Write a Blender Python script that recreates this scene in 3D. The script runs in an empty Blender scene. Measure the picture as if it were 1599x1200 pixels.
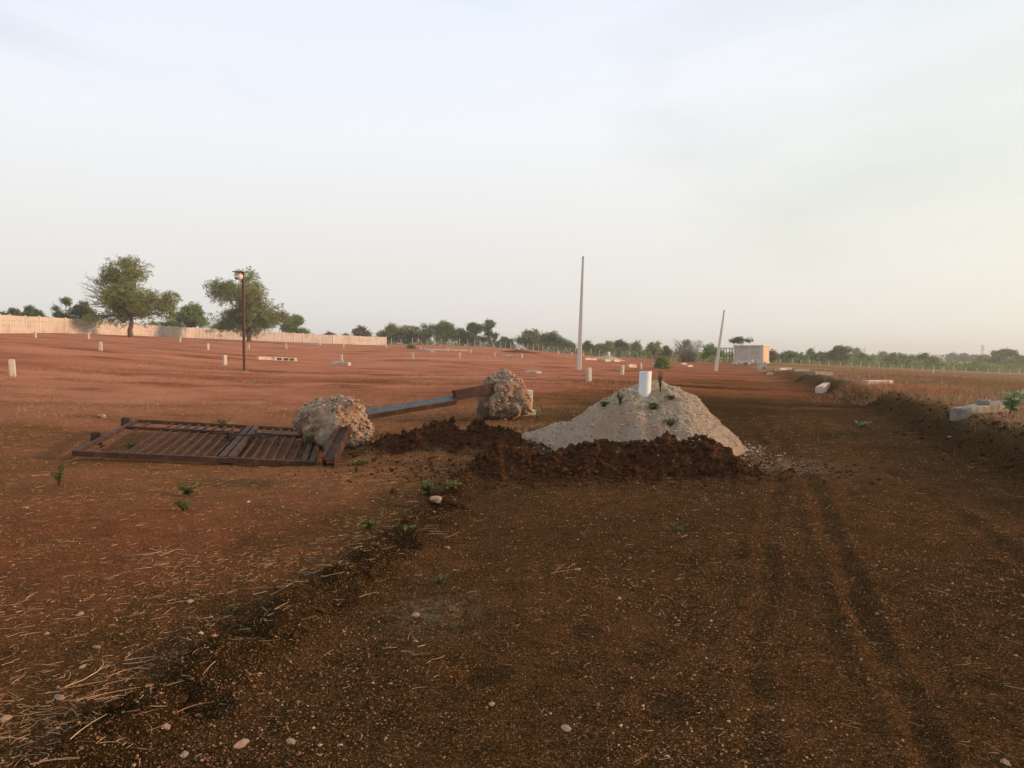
import bpy, math, random
import numpy as np
R = math.radians
S = bpy.context.scene

# ------------------------------------------------------------------ camera, sky, sun, exposure
F_PX, HOR, CAM_H = 1186.0, 552.0, 1.5
PITCH = math.atan((600 - HOR) / F_PX)
cd = bpy.data.cameras.new('camera'); cd.sensor_width = 36; cd.lens = 36 * F_PX / 1599
cd.clip_end = 9000; cd.clip_start = 0.05
cam = bpy.data.objects.new('camera', cd); S.collection.objects.link(cam)
cam.location = (0, 0, CAM_H); cam.rotation_euler = (R(90) - PITCH, 0, 0)
S.camera = cam

SUN_AZ, SUN_EL = 92.0, 12.0          # azimuth clockwise from the view direction
world = bpy.data.worlds.new('World'); S.world = world; world.use_nodes = True
wn, wl = world.node_tree.nodes, world.node_tree.links
wn.clear()
sky = wn.new('ShaderNodeTexSky'); sky.sky_type = 'NISHITA'; sky.sun_disc = False
sky.sun_elevation = R(SUN_EL); sky.sun_rotation = R(SUN_AZ)
sky.air_density = 1.6; sky.dust_density = 1.5; sky.ozone_density = 2.5
# high thin cloud veil over the clear sky
tc = wn.new('ShaderNodeTexCoord'); sep = wn.new('ShaderNodeSeparateXYZ')
wl.new(tc.outputs['Generated'], sep.inputs[0])
def wmath(op, a, b=None):
    n = wn.new('ShaderNodeMath'); n.operation = op
    for i, v in enumerate((a, b)):
        if v is None: continue
        if isinstance(v, (int, float)): n.inputs[i].default_value = v
        else: wl.new(v, n.inputs[i])
    return n.outputs[0]
zc = wmath('MAXIMUM', sep.outputs[2], 0.0)
den = wmath('ADD', zc, 0.22)
comb = wn.new('ShaderNodeCombineXYZ')
wl.new(wmath('DIVIDE', sep.outputs[0], den), comb.inputs[0]); wl.new(wmath('DIVIDE', sep.outputs[1], den), comb.inputs[1])
mp = wn.new('ShaderNodeMapping'); mp.inputs['Rotation'].default_value = (0, R(38), 0); mp.inputs['Scale'].default_value = (0.8, 1.0, 2.3)
wl.new(tc.outputs['Generated'], mp.inputs[0])
cn = wn.new('ShaderNodeTexNoise'); cn.inputs['Scale'].default_value = 1.5; cn.inputs['Detail'].default_value = 5; cn.inputs['Roughness'].default_value = 0.5
cn.inputs['Distortion'].default_value = 0.5
wl.new(mp.outputs[0], cn.inputs['Vector'])
mr = wn.new('ShaderNodeMapRange'); mr.inputs['From Min'].default_value = 0.34; mr.inputs['From Max'].default_value = 0.62
mr.inputs['To Min'].default_value = 0.54; mr.inputs['To Max'].default_value = 0.95
wl.new(cn.outputs['Fac'], mr.inputs['Value'])
vr = wn.new('ShaderNodeValToRGB'); wl.new(zc, vr.inputs[0])
e = vr.color_ramp.elements
e[0].position = 0.0; e[0].color = (0.70, 0.685, 0.65, 1)
e[1].position = 0.42; e[1].color = (0.74, 0.79, 0.92, 1)
m_ = vr.color_ramp.elements.new(0.13); m_.color = (0.75, 0.735, 0.72, 1)
m_ = vr.color_ramp.elements.new(0.27); m_.color = (0.80, 0.81, 0.85, 1)
sc_ = wn.new('ShaderNodeVectorMath'); sc_.operation = 'SCALE'; sc_.inputs['Scale'].default_value = 0.15
wl.new(sky.outputs[0], sc_.inputs[0])
hz = wmath('MULTIPLY', wmath('POWER', wmath('SUBTRACT', 1.0, zc), 8.0), 0.5)
fac = wmath('MINIMUM', wmath('ADD', mr.outputs[0], hz), 0.93)
mixw = wn.new('ShaderNodeMix'); mixw.data_type = 'RGBA'
wl.new(fac, mixw.inputs['Factor']); wl.new(sc_.outputs[0], mixw.inputs[6]); wl.new(vr.outputs[0], mixw.inputs[7])
# the veil glows softly yellow towards the low sun
dp = wn.new('ShaderNodeVectorMath'); dp.operation = 'DOT_PRODUCT'; wl.new(tc.outputs['Generated'], dp.inputs[0])
dp.inputs[1].default_value = (math.sin(R(SUN_AZ)) * math.cos(R(SUN_EL)), math.cos(R(SUN_AZ)) * math.cos(R(SUN_EL)), math.sin(R(SUN_EL)))
gl = wmath('MULTIPLY', wmath('POWER', wmath('MAXIMUM', wmath('ADD', wmath('MULTIPLY', dp.outputs['Value'], .5), .5), 0.0), 4.0), 0.75)
mixg = wn.new('ShaderNodeMix'); mixg.data_type = 'RGBA'; wl.new(gl, mixg.inputs['Factor']); wl.new(mixw.outputs[2], mixg.inputs[6]); mixg.inputs[7].default_value = (.86, .86, .66, 1)
bg = wn.new('ShaderNodeBackground'); wl.new(mixg.outputs[2], bg.inputs['Color']); bg.inputs['Strength'].default_value = 1.21
wo = wn.new('ShaderNodeOutputWorld'); wl.new(bg.outputs[0], wo.inputs['Surface'])

sd = bpy.data.lights.new('sun', 'SUN'); sd.energy = 4.2; sd.angle = R(2.5); sd.color = (1.0, 0.66, 0.42)
sun = bpy.data.objects.new('sun', sd); S.collection.objects.link(sun)
sun.rotation_euler = (R(90 - SUN_EL), 0, R(180 - SUN_AZ))
S.view_settings.view_transform = 'Standard'; S.view_settings.look = 'None'
S.view_settings.exposure = 0.0; S.view_settings.gamma = 1.0; S.view_settings.use_curve_mapping = False
S.cycles.use_denoising = True
S.cycles.max_bounces = 6; S.cycles.diffuse_bounces = 3; S.cycles.transparent_max_bounces = 8; S.cycles.volume_bounces = 0

# ------------------------------------------------------------------ helpers
rng = np.random.default_rng(7)
random.seed(7)
COL = S.collection

def world_at(px, py, d):
    """point on the line of sight of photo pixel (px,py), d metres ahead"""
    a, b = (px - 799.5) / F_PX, (600 - py) / F_PX
    c, s = math.cos(PITCH), math.sin(PITCH)
    v = np.array([a, c + b * s, -s + b * c])
    return np.array([0, 0, CAM_H]) + v / v[1] * d

def hash2(ix, iy, seed):
    h = (ix.astype(np.int64) * 374761393 + iy.astype(np.int64) * 668265263 + seed * 974711) & 0x7fffffff
    h = ((h ^ (h >> 13)) * 1274126177) & 0x7fffffff
    h = ((h ^ (h >> 16)) * 1103515245 + 12345) & 0x7fffffff
    return (h ^ (h >> 15)) / float(0x7fffffff)
def vnoise(x, y, seed=0):
    ix, iy = np.floor(x), np.floor(y); fx, fy = x - ix, y - iy
    fx = fx * fx * fx * (fx * (fx * 6 - 15) + 10); fy = fy * fy * fy * (fy * (fy * 6 - 15) + 10)
    a, b = hash2(ix, iy, seed), hash2(ix + 1, iy, seed)
    c, d = hash2(ix, iy + 1, seed), hash2(ix + 1, iy + 1, seed)
    return (a * (1 - fx) + b * fx) * (1 - fy) + (c * (1 - fx) + d * fx) * fy - 0.5
def fbm(x, y, octs=4, seed=0, gain=0.5):
    t, a = 0.0, 1.0
    for o in range(octs):
        t = t + a * vnoise(x, y, seed + o * 17); a *= gain
        x, y = x * 2.03 + 3.1, y * 2.03 - 1.7
    return t
def ridged(x, y, octs=4, seed=0):
    t, a = 0.0, 1.0
    for o in range(octs):
        t = t + a * (0.5 - np.abs(vnoise(x, y, seed + o * 31)) * 2); a *= 0.55
        x, y = x * 2.1 + 1.3, y * 2.1 - 2.9
    return t
def sstep(a, b, x):
    t = np.clip((x - a) / (b - a), 0, 1); return t * t * (3 - 2 * t)

def mesh_np(name, v, f, mat=None, smooth=True, attrs=None):
    """mesh from arrays; f: one (n,k) array or a list of such"""
    me = bpy.data.meshes.new(name)
    v = np.asarray(v, dtype=np.float32).reshape(-1, 3)
    fs = f if isinstance(f, list) else [f]
    fs = [np.asarray(a, dtype=np.int32) for a in fs]
    me.vertices.add(len(v)); me.vertices.foreach_set('co', v.ravel())
    li = np.concatenate([a.ravel() for a in fs])
    tot = np.concatenate([np.full(len(a), a.shape[1], np.int32) for a in fs])
    st = np.concatenate([[0], np.cumsum(tot)[:-1]]).astype(np.int32)
    me.loops.add(len(li)); me.loops.foreach_set('vertex_index', li)
    me.polygons.add(len(tot)); me.polygons.foreach_set('loop_start', st); me.polygons.foreach_set('loop_total', tot)
    me.update(calc_edges=True)
    me.polygons.foreach_set('use_smooth', np.full(len(tot), smooth, dtype=bool))
    for k, a in (attrs or {}).items():
        at = me.attributes.new(k, 'FLOAT', 'POINT'); at.data.foreach_set('value', np.asarray(a, np.float32).ravel())
    if mat: me.materials.append(mat)
    me.validate(clean_customdata=False)
    return me
def link(name, me, parent=None, loc=None, rot=None):
    o = bpy.data.objects.new(name, me); COL.objects.link(o)
    if parent: o.parent = parent
    if loc is not None: o.location = [float(q) for q in loc]
    if rot is not None: o.rotation_euler = rot
    return o
def empty(name, loc=(0, 0, 0), rot=(0, 0, 0)):
    o = bpy.data.objects.new(name, None); COL.objects.link(o); o.empty_display_size = 0.2
    o.location = [float(q) for q in loc]; o.rotation_euler = rot
    return o
def tag(o, label=None, cat=None, group=None, kind=None):
    if label: o['label'] = label
    if cat: o['category'] = cat
    if group: o['group'] = group
    if kind or cat: o['kind'] = kind or 'thing'
    return o

def box_arrays(lo, hi, bevel=0.0):
    x0, y0, z0 = lo; x1, y1, z1 = hi
    v, f = [], []
    if bevel <= 0:
        v = [(x0,y0,z0),(x1,y0,z0),(x1,y1,z0),(x0,y1,z0),(x0,y0,z1),(x1,y0,z1),(x1,y1,z1),(x0,y1,z1)]
        f = [(0,3,2,1),(4,5,6,7),(0,1,5,4),(1,2,6,5),(2,3,7,6),(3,0,4,7)]
        return np.array(v, float), [np.array(f)]
    b = bevel
    # rounded along z: 8-gon section with bevelled ends
    def ring(ins, z):
        a0, a1, c0, c1 = x0 + ins, x1 - ins, y0 + ins, y1 - ins
        return [(a0+b,c0,z),(a1-b,c0,z),(a1,c0+b,z),(a1,c1-b,z),(a1-b,c1,z),(a0+b,c1,z),(a0,c1-b,z),(a0,c0+b,z)]
    v = ring(b*.7, z0) + ring(0, z0 + b) + ring(0, z1 - b) + ring(b*.7, z1)
    q = []
    for k in range(3):
        for i in range(8):
            j = (i + 1) % 8; q.append((k*8+i, k*8+j, (k+1)*8+j, (k+1)*8+i))
    cap = [tuple(reversed(range(8))), tuple(range(24, 32))]
    return np.array(v, float), [np.array(q), np.array(cap)]
class MB:
    """collects shapes into one mesh"""
    def __init__(s): s.v, s.f, s.n = [], {}, 0
    def add(s, v, fs, M=None):
        v = np.asarray(v, float)
        if M is not None: v = v @ np.array(M)[:3, :3].T + np.array(M)[:3, 3]
        s.v.append(v)
        for a in (fs if isinstance(fs, list) else [fs]):
            a = np.asarray(a); s.f.setdefault(a.shape[1], []).append(a + s.n)
        s.n += len(v); return s
    def box(s, lo, hi, bevel=0.0, M=None):
        v, f = box_arrays(lo, hi, bevel); return s.add(v, f, M)
    def bar(s, a, b, w, h=None, up=(0, 0, 1)):
        """square bar from a to b"""
        a, b = np.array(a, float), np.array(b, float); h = h or w
        d = b - a; L = np.linalg.norm(d); d /= L
        u = np.array(up, float); x = np.cross(d, u)
        if np.linalg.norm(x) < 1e-4: x = np.cross(d, [1, 0, 0])
        x /= np.linalg.norm(x); y = np.cross(x, d)
        M = np.eye(4); M[:3, 0] = x; M[:3, 1] = -y; M[:3, 2] = d; M[:3, 3] = a
        M[:3, 1] = np.cross(d, x)
        return s.box((-w/2, -h/2, 0), (w/2, h/2, L), 0, M)
    def tube(s, pts, rad, n=8, cap=True):
        pts = np.array(pts, float); m = len(pts); rad = np.broadcast_to(rad, (m,))
        t = np.gradient(pts, axis=0); t /= np.linalg.norm(t, axis=1)[:, None] + 1e-9
        ref = np.array([0.3, 0.9, 0.1]) if abs(t[0] @ np.array([0, 0, 1.])) > .8 else np.array([0, 0, 1.])
        x = np.cross(t, ref); x /= np.linalg.norm(x, axis=1)[:, None] + 1e-9
        y = np.cross(t, x)
        a = np.linspace(0, 2 * np.pi, n, endpoint=False)
        v = pts[:, None] + rad[:, None, None] * (np.cos(a)[None, :, None] * x[:, None] + np.sin(a)[None, :, None] * y[:, None])
        i = np.arange(n); j = (i + 1) % n
        q = np.concatenate([np.stack([k*n+i, k*n+j, (k+1)*n+j, (k+1)*n+i], 1) for k in range(m - 1)])
        fs = [q]
        if cap: fs.append(np.array([list(range(n))[::-1], list(range((m-1)*n, m*n))]))
        return s.add(v.reshape(-1, 3), fs)
    def mesh(s, name, mat, smooth=False):
        return mesh_np(name, np.concatenate(s.v), [np.concatenate(a) for a in s.f.values()], mat, smooth)

def rand_rot(n, r=rng):
    q = r.normal(size=(n, 4)); q /= np.linalg.norm(q, axis=1)[:, None]
    w, x, y, z = q.T
    return np.stack([np.stack([1-2*(y*y+z*z), 2*(x*y-z*w), 2*(x*z+y*w)], -1),
                     np.stack([2*(x*y+z*w), 1-2*(x*x+z*z), 2*(y*z-x*w)], -1),
                     np.stack([2*(x*z-y*w), 2*(y*z+x*w), 1-2*(x*x+y*y)], -1)], 1)
g_ = (1 + 5 ** .5) / 2
ICO_V = np.array([(-1,g_,0),(1,g_,0),(-1,-g_,0),(1,-g_,0),(0,-1,g_),(0,1,g_),(0,-1,-g_),(0,1,-g_),(g_,0,-1),(g_,0,1),(-g_,0,-1),(-g_,0,1)]) / math.sqrt(1 + g_*g_)
ICO_F = np.array([(0,11,5),(0,5,1),(0,1,7),(0,7,10),(0,10,11),(1,5,9),(5,11,4),(11,10,2),(10,7,6),(7,1,8),(3,9,4),(3,4,2),(3,2,6),(3,6,8),(3,8,9),(4,9,5),(2,4,11),(6,2,10),(8,6,7),(9,8,1)])
OCT_V = np.array([(1,0,0),(-1,0,0),(0,1,0),(0,-1,0),(0,0,1),(0,0,-1)], float)
OCT_F = np.array([(0,2,4),(2,1,4),(1,3,4),(3,0,4),(2,0,5),(1,2,5),(3,1,5),(0,3,5)])
def stones_batch(c, size, flat=0.65, ico=False, r=rng, jit=.28):
    bv, bf = (ICO_V, ICO_F) if ico else (OCT_V, OCT_F)
    n, k = len(c), len(bv)
    v = bv[None] * (1 + r.uniform(-jit, jit, (n, k, 1))) * r.uniform(.65, 1.25, (n, 1, 3))
    v = np.einsum('nij,nkj->nki', rand_rot(n, r), v) * np.array([1, 1, flat]) * np.asarray(size)[:, None, None] + c[:, None]
    f = bf[None] + (np.arange(n) * k)[:, None, None]
    return v.reshape(-1, 3), f.reshape(-1, 3), np.repeat(r.uniform(0, 1, n), k)
def straws_batch(p, yaw, length, rad, lift, curl, seg=3, r=rng):
    """thin three-sided stalks: p base points, leaning by lift (radians above level)"""
    n = len(p); t = np.linspace(0, 1, seg + 1)
    ang = yaw[:, None] + curl[:, None] * t[None]
    st = length[:, None] / seg
    dx = np.cos(ang) * np.cos(lift)[:, None] * st; dy = np.sin(ang) * np.cos(lift)[:, None] * st
    dz = (np.sin(lift)[:, None] * (1 - .6 * t[None])) * st
    pts = np.stack([np.cumsum(q, 1) - q[:, :1] for q in (dx, dy, dz)], -1) + p[:, None]
    side = np.stack([-np.sin(ang), np.cos(ang), 0 * ang], -1)
    rr = (rad[:, None] * (1 - .55 * t[None]))[..., None]
    up = np.array([0, 0, 1.])
    v = np.stack([pts + side * rr, pts - side * rr, pts + up * rr * 1.5], 2)      # n, seg+1, 3, 3
    i = np.arange(3); j = (i + 1) % 3
    q = np.concatenate([np.stack([k*3+i, k*3+j, (k+1)*3+j, (k+1)*3+i], 1) for k in range(seg)])
    f = q[None] + (np.arange(n) * (seg + 1) * 3)[:, None, None]
    return v.reshape(-1, 3), f.reshape(-1, 4), np.repeat(r.uniform(0, 1, n), (seg + 1) * 3)
def leaves_batch(c, size, r=rng, long=1.8, updir=0.0, dirs=None):
    """pointed leaf-shaped quads, random attitude"""
    n = len(c)
    a = r.normal(size=(n, 3)) if dirs is None else dirs + r.normal(size=(n, 3)) * .25
    a[:, 2] += updir
    a /= np.linalg.norm(a, axis=1)[:, None]
    b = np.cross(a, r.normal(size=(n, 3))); b /= np.linalg.norm(b, axis=1)[:, None] + 1e-9
    s = np.asarray(size)[:, None]
    nrm = np.cross(a, b)
    v = np.stack([c, c + a*s*long*.5 + b*s*.5 + nrm*s*.12, c + a*s*long, c + a*s*long*.5 - b*s*.5 + nrm*s*.12], 1)
    f = np.arange(4)[None] + (np.arange(n) * 4)[:, None]
    return v.reshape(-1, 3), f, np.repeat(r.uniform(0, 1, n), 4)

# ------------------------------------------------------------------ materials
def new_mat(name):
    m = bpy.data.materials.new(name); m.use_nodes = True
    nt = m.node_tree; b = nt.nodes['Principled BSDF']
    b.inputs['Specular IOR Level'].default_value = 0.25
    return m, nt, b
def nd(nt, t, **kw):
    n = nt.nodes.new(t)
    for k, v in kw.items():
        if k in n.inputs: n.inputs[k].default_value = v
        else: setattr(n, k, v)
    return n
def ramp(nt, fac, stops):
    n = nt.nodes.new('ShaderNodeValToRGB'); nt.links.new(fac, n.inputs[0]); e = n.color_ramp.elements
    while len(e) < len(stops): e.new(0.5)
    for q, (p, c) in zip(e, stops): q.position = p; q.color = (*c, 1)
    return n.outputs[0]
def mixc(nt, fac, a, b, mode='MIX'):
    n = nt.nodes.new('ShaderNodeMix'); n.data_type = 'RGBA'; n.blend_type = mode
    for s, v in ((0, fac), (6, a), (7, b)):
        if isinstance(v, (int, float)): n.inputs[s].default_value = v
        elif isinstance(v, tuple): n.inputs[s].default_value = (*v, 1)
        else: nt.links.new(v, n.inputs[s])
    return n.outputs[2]
def mth(nt, op, a, b=0.0, c=0.0):
    n = nt.nodes.new('ShaderNodeMath'); n.operation = op
    for i, v in enumerate((a, b, c)):
        if isinstance(v, (int, float)): n.inputs[i].default_value = v
        else: nt.links.new(v, n.inputs[i])
    return n.outputs[0]
def noise(nt, scale, detail=4, rough=.55, vec=None, out='Fac'):
    n = nd(nt, 'ShaderNodeTexNoise', Scale=scale, Detail=detail, Roughness=rough)
    if vec is not None: nt.links.new(vec, n.inputs['Vector'])
    return n.outputs[out]
def attr(nt, name): return nd(nt, 'ShaderNodeAttribute', attribute_name=name).outputs['Fac']
def objco(nt): return nt.nodes.new('ShaderNodeTexCoord').outputs['Object']
def wpos(nt): return nt.nodes.new('ShaderNodeNewGeometry').outputs['Position']
def bump(nt, b, h, strength=.5, dist=.02):
    n = nd(nt, 'ShaderNodeBump', Strength=strength, Distance=dist); nt.links.new(h, n.inputs['Height']); nt.links.new(n.outputs[0], b.inputs['Normal'])

def soil_material():
    m, nt, b = new_mat('soil')
    p = wpos(nt)
    big, mid, fine = noise(nt, .35, 5, .6, p), noise(nt, 3.5, 5, .6, p), noise(nt, 38, 4, .65, p)
    s = attr(nt, 'soil')
    s = mth(nt, 'ADD', s, mth(nt, 'MULTIPLY', mth(nt, 'SUBTRACT', big, .5), .34))
    s = mth(nt, 'ADD', s, mth(nt, 'MULTIPLY', mth(nt, 'SUBTRACT', mid, .5), .34))
    s = mth(nt, 'ADD', s, mth(nt, 'MULTIPLY', mth(nt, 'SUBTRACT', fine, .5), .42))
    s = mth(nt, 'ADD', s, mth(nt, 'MULTIPLY', mth(nt, 'SUBTRACT', noise(nt, 13, 4, .6, p), .5), .30))
    col = ramp(nt, s, [(0.0, (.034, .019, .007)), (.20, (.086, .043, .017)), (.45, (.172, .064, .028)), (.72, (.29, .110, .066)), (1.0, (.44, .19, .12))])
    st = mth(nt, 'MULTIPLY', attr(nt, 'straw'), mth(nt, 'MULTIPLY', noise(nt, 6, 6, .7, p), 1.3))
    col = mixc(nt, st, col, (.27, .18, .09))
    pl = mth(nt, 'MULTIPLY', attr(nt, 'pale'), ramp(nt, noise(nt, 14, 6, .75, p), [(.42, (0, 0, 0)), (.66, (1, 1, 1))]))
    col = mixc(nt, pl, col, (.30, .235, .165))
    # grit: specks of pale and rusty fine gravel
    for sc, th, c in ((95, .17, (.36, .20, .10)), (160, .15, (.42, .27, .15)), (60, .10, (.33, .13, .06))):
        vo = nd(nt, 'ShaderNodeTexVoronoi', Scale=sc, Randomness=1.0); nt.links.new(p, vo.inputs['Vector'])
        sel = nd(nt, 'ShaderNodeSeparateColor'); nt.links.new(vo.outputs['Color'], sel.inputs[0])
        k = mth(nt, 'MULTIPLY', mth(nt, 'LESS_THAN', vo.outputs['Distance'], th + .14), mth(nt, 'GREATER_THAN', sel.outputs[0], .62))
        k = mth(nt, 'MULTIPLY', k, mth(nt, 'MULTIPLY', sel.outputs[1], .95))
        col = mixc(nt, k, col, c)
    gr = ramp(nt, noise(nt, 85, 5, .7, p), [(.32, (.30, .29, .27)), (.5, (1, 1, .95)), (.70, (2.1, 1.95, 1.65))])
    col = mixc(nt, 1.0, col, gr, 'MULTIPLY')
    nt.links.new(col, b.inputs['Base Color'])
    b.inputs['Roughness'].default_value = .95; b.inputs['Specular IOR Level'].default_value = .0
    h = mth(nt, 'ADD', mth(nt, 'MULTIPLY', noise(nt, 24, 6, .7, p), 1.0), mth(nt, 'MULTIPLY', noise(nt, 120, 3, .6, p), .35))
    bump(nt, b, h, 1.0, .045)
    return m
def simple(name, c1, c2, scale=6, rough=.85, bs=.3, bd=.01, detail=5, spec=.25, metal=0, c3=None, coord='obj', c3s=None):
    m, nt, b = new_mat(name)
    co = objco(nt) if coord == 'obj' else wpos(nt)
    n = noise(nt, scale, detail, .62, co)
    col = ramp(nt, n, [(.3, c1), (.7, c2)])
    if c3: col = mixc(nt, ramp(nt, noise(nt, c3s or scale * .35, 4, .6, co), [(.5, (0, 0, 0)), (.64, (1, 1, 1))]), col, c3)
    nt.links.new(col, b.inputs['Base Color']); b.inputs['Roughness'].default_value = rough
    b.inputs['Specular IOR Level'].default_value = spec; b.inputs['Metallic'].default_value = metal
    if bs: bump(nt, b, noise(nt, scale * 5, 4, .6, co), bs, bd)
    return m
def tinted(name, stops, rough=.85, translucent=0.0):
    """colour varied piece by piece through the tint attribute"""
    m, nt, b = new_mat(name)
    col = ramp(nt, attr(nt, 'tint'), stops)
    nt.links.new(col, b.inputs['Base Color']); b.inputs['Roughness'].default_value = rough
    b.inputs['Specular IOR Level'].default_value = .03
    if translucent:
        t = nd(nt, 'ShaderNodeBsdfTranslucent'); nt.links.new(col, t.inputs['Color'])
        mx = nd(nt, 'ShaderNodeMixShader'); mx.inputs[0].default_value = translucent
        nt.links.new(b.outputs[0], mx.inputs[1]); nt.links.new(t.outputs[0], mx.inputs[2])
        nt.links.new(mx.outputs[0], nt.nodes['Material Output'].inputs['Surface'])
    return m
def leafmat(name, dark, lite, odd): return tinted(name, [(0, dark), (.55, lite), (.9, lite), (1, odd)], .7, .3)
M = {}
M['soil'] = soil_material()
M['clod'] = simple('clod_soil', (.026, .013, .006), (.145, .060, .026), 30, .95, 1.0, .04, spec=0, coord='w', c3=(.13, .064, .034))
M['red_earth'] = simple('red_earth', (.09, .035, .018), (.20, .072, .036), 2, .95, .8, .03, spec=0, coord='w')
M['sand'] = simple('sand', (.31, .235, .165), (.53, .425, .31), 26, .95, 1.0, .03, spec=0, c3=(.40, .275, .19), coord='w', c3s=1.3)
M['lump'] = simple('rough_concrete', (.22, .15, .10), (.40, .31, .23), 7, .95, .9, .03, spec=0, c3=(.30, .14, .07))
M['aggregate'] = tinted('aggregate', [(0, (.13, .09, .06)), (.35, (.34, .24, .165)), (.75, (.46, .36, .27)), (1, (.42, .17, .06))], .9)
M['steel'] = simple('rusty_brown_steel', (.036, .019, .012), (.072, .037, .023), 14, .7, .4, .006, spec=.12, c3=(.10, .046, .028))
M['steel_top'] = simple('worn_sky_grey_steel', (.030, .030, .034), (.085, .080, .082), 10, .55, .2, .003, spec=.3)  # worn steel; the grey also paints in the sky reflected on top
M['marker'] = simple('marker_concrete', (.46, .37, .29), (.60, .51, .42), 9, .9, .4, .006, c3=(.42, .26, .17))
M['slab'] = simple('weathered_slab', (.20, .18, .135), (.30, .275, .22), 12, .9, .6, .012, c3=(.17, .13, .09))
M['wall'] = simple('precast_concrete', (.47, .38, .31), (.56, .47, .39), 1.6, .9, .3, .006, c3=(.42, .33, .27), coord='w')
M['wallpost'] = simple('precast_post', (.56, .47, .39), (.63, .54, .46), 3, .9, .3, .006, coord='w')
M['pole'] = simple('pole_concrete', (.50, .46, .40), (.60, .56, .50), 4, .85, .3, .005)
M['lamp_pole'] = simple('brown_painted_pole', (.10, .040, .030), (.15, .060, .042), 10, .55, .2, .003)
M['pvc'] = simple('white_pvc', (.70, .72, .72), (.78, .79, .78), 3, .4, .05, .002, spec=.45, c3=(.66, .64, .60))
M['pebble'] = tinted('pebble', [(0, (.10, .045, .022)), (.5, (.21, .098, .046)), (.85, (.33, .185, .095)), (1, (.44, .32, .21))], .9)
M['crumb'] = tinted('sand_crumb', [(0, (.22, .15, .10)), (.6, (.40, .30, .21)), (1, (.52, .42, .32))], .9)
M['stone'] = simple('pale_stone', (.24, .15, .095), (.38, .27, .19), 20, .85, .5, .006, c3=(.35, .17, .09))
M['straw'] = tinted('straw', [(0, (.20, .10, .05)), (.5, (.33, .19, .10)), (1, (.50, .34, .20))], .75)
M['straw_red'] = tinted('straw_red', [(0, (.30, .12, .05)), (.6, (.42, .19, .085)), (1, (.50, .30, .15))], .75)
M['weed'] = leafmat('weed_leaf', (.045, .056, .018), (.135, .140, .045), (.26, .21, .09))
M['weed_pale'] = leafmat('weed_pale_leaf', (.14, .19, .085), (.30, .36, .19), (.48, .50, .34))
M['bark'] = simple('bark', (.12, .07, .045), (.22, .13, .085), 6, .95, .8, .03)
M['twig'] = simple('twig', (.20, .15, .11), (.30, .23, .17), 6, .95, 0)
M['leaf_olive'] = leafmat('leaf_olive', (.100, .120, .036), (.26, .275, .085), (.36, .33, .13))
M['leaf_dark'] = leafmat('leaf_dark', (.050, .080, .025), (.155, .195, .055), (.25, .24, .08))
M['leaf_green'] = leafmat('leaf_green', (.070, .112, .026), (.21, .28, .065), (.32, .33, .10))
M['leaf_yellow'] = leafmat('leaf_yellow', (.085, .11, .030), (.20, .22, .075), (.28, .25, .11))
M['leaf_dry'] = leafmat('leaf_dry', (.10, .075, .04), (.21, .16, .09), (.28, .21, .13))
M['plaster'] = simple('grey_plaster', (.40, .36, .31), (.49, .45, .39), 1.3, .9, .2, .01, c3=(.37, .32, .27))
M['sun_tint'] = simple('sun_tinted_plaster', (.58, .38, .25), (.66, .45, .31), 1.5, .9, .2, .01)  # plaster with the low sun's orange put into its colour
M['dark_steel'] = simple('dark_green_steel', (.030, .036, .030), (.055, .060, .050), 5, .6, .1, .003)
M['rubble'] = simple('rubble', (.28, .24, .19), (.44, .39, .32), 5, .9, .5, .02)
M['lamp_head'] = simple('lamp_head', (.72, .60, .42), (.85, .76, .60), 30, .35, .1, .002, spec=.6)
M['panel_blue'] = simple('solar_panel', (.03, .03, .045), (.06, .06, .08), 20, .25, 0, spec=.6)
M['tower'] = simple('tower_steel', (.30, .30, .30), (.38, .38, .38), 2, .6, 0)

# ------------------------------------------------------------------ terrain
ctl = [(-x, y, 0.0) for x in (-6, -3, 0, 3) for y in (-6, 0, 3, 6)]
ctl += [(-6, 5, .05), (-9, 3, .15), (-20, 0, .7), (-60, 0, 2.6), (-200, 0, 6), (200, 0, -4), (40, 0, -.2), (0, -40, 0), (0, -300, 0),
        (-5.7, 9.9, .03), (-2.6, 10.5, -.13), (-4.3, 11.5, -.01), (-3.2, 13.3, .03), (-6.3, 12.7, .16), (1, 10.5, 0), (3.5, 9.5, 0), (6.2, 9.2, 0), (3, 14, .03),
        (8.7, 17.3, 0), (11, 26, 0), (18.2, 54, 0), (-.1, 15.6, .18)]
for px, py, d in [(20,588,22),(351,571,35),(157,548,40),(381,581,31),(645,561.6,57),(533,568,50),(920,596,27),(971,586,39),(903,577,50),
        (15,521,72),(140,522,94),(300,528,126),(520,537,144),(600,539,155),(700,540,160),(800,545,165),(900,554,175),(1000,560,180),
        (1117,580,80),(1170,568,105),(1060,566,160),(1033,575,60),(951,562,79),(1240,568,160),(1313,573,160),(1391,576,160),(1489,580,160),
        (1577,584,160),(1599,600,50),(1400,590,50),(1480,562,700),(1300,560,700),(1000,556,700),(700,545,500),(250,525,260),(0,515,180)]:
    ctl.append(tuple(world_at(px, py, d)))
for az in range(-90, 271, 30):
    a = R(az); ctl.append((3000 * math.sin(a), 3000 * math.cos(a), -3 - 2 * math.sin(a)))
ctl = np.array(ctl)
def warp(x, y):
    r = np.hypot(x, y) + 1e-6; s = np.arcsinh(r / 18.0) / r
    return x * s, y * s
def tpsk(r2): return .5 * r2 * np.log(r2 + 1e-9)
cx, cy = warp(ctl[:, 0], ctl[:, 1]); n_ = len(ctl)
K = tpsk((cx[:, None] - cx) ** 2 + (cy[:, None] - cy) ** 2) + np.eye(n_) * .004
Pm = np.stack([np.ones(n_), cx, cy], 1)
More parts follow.
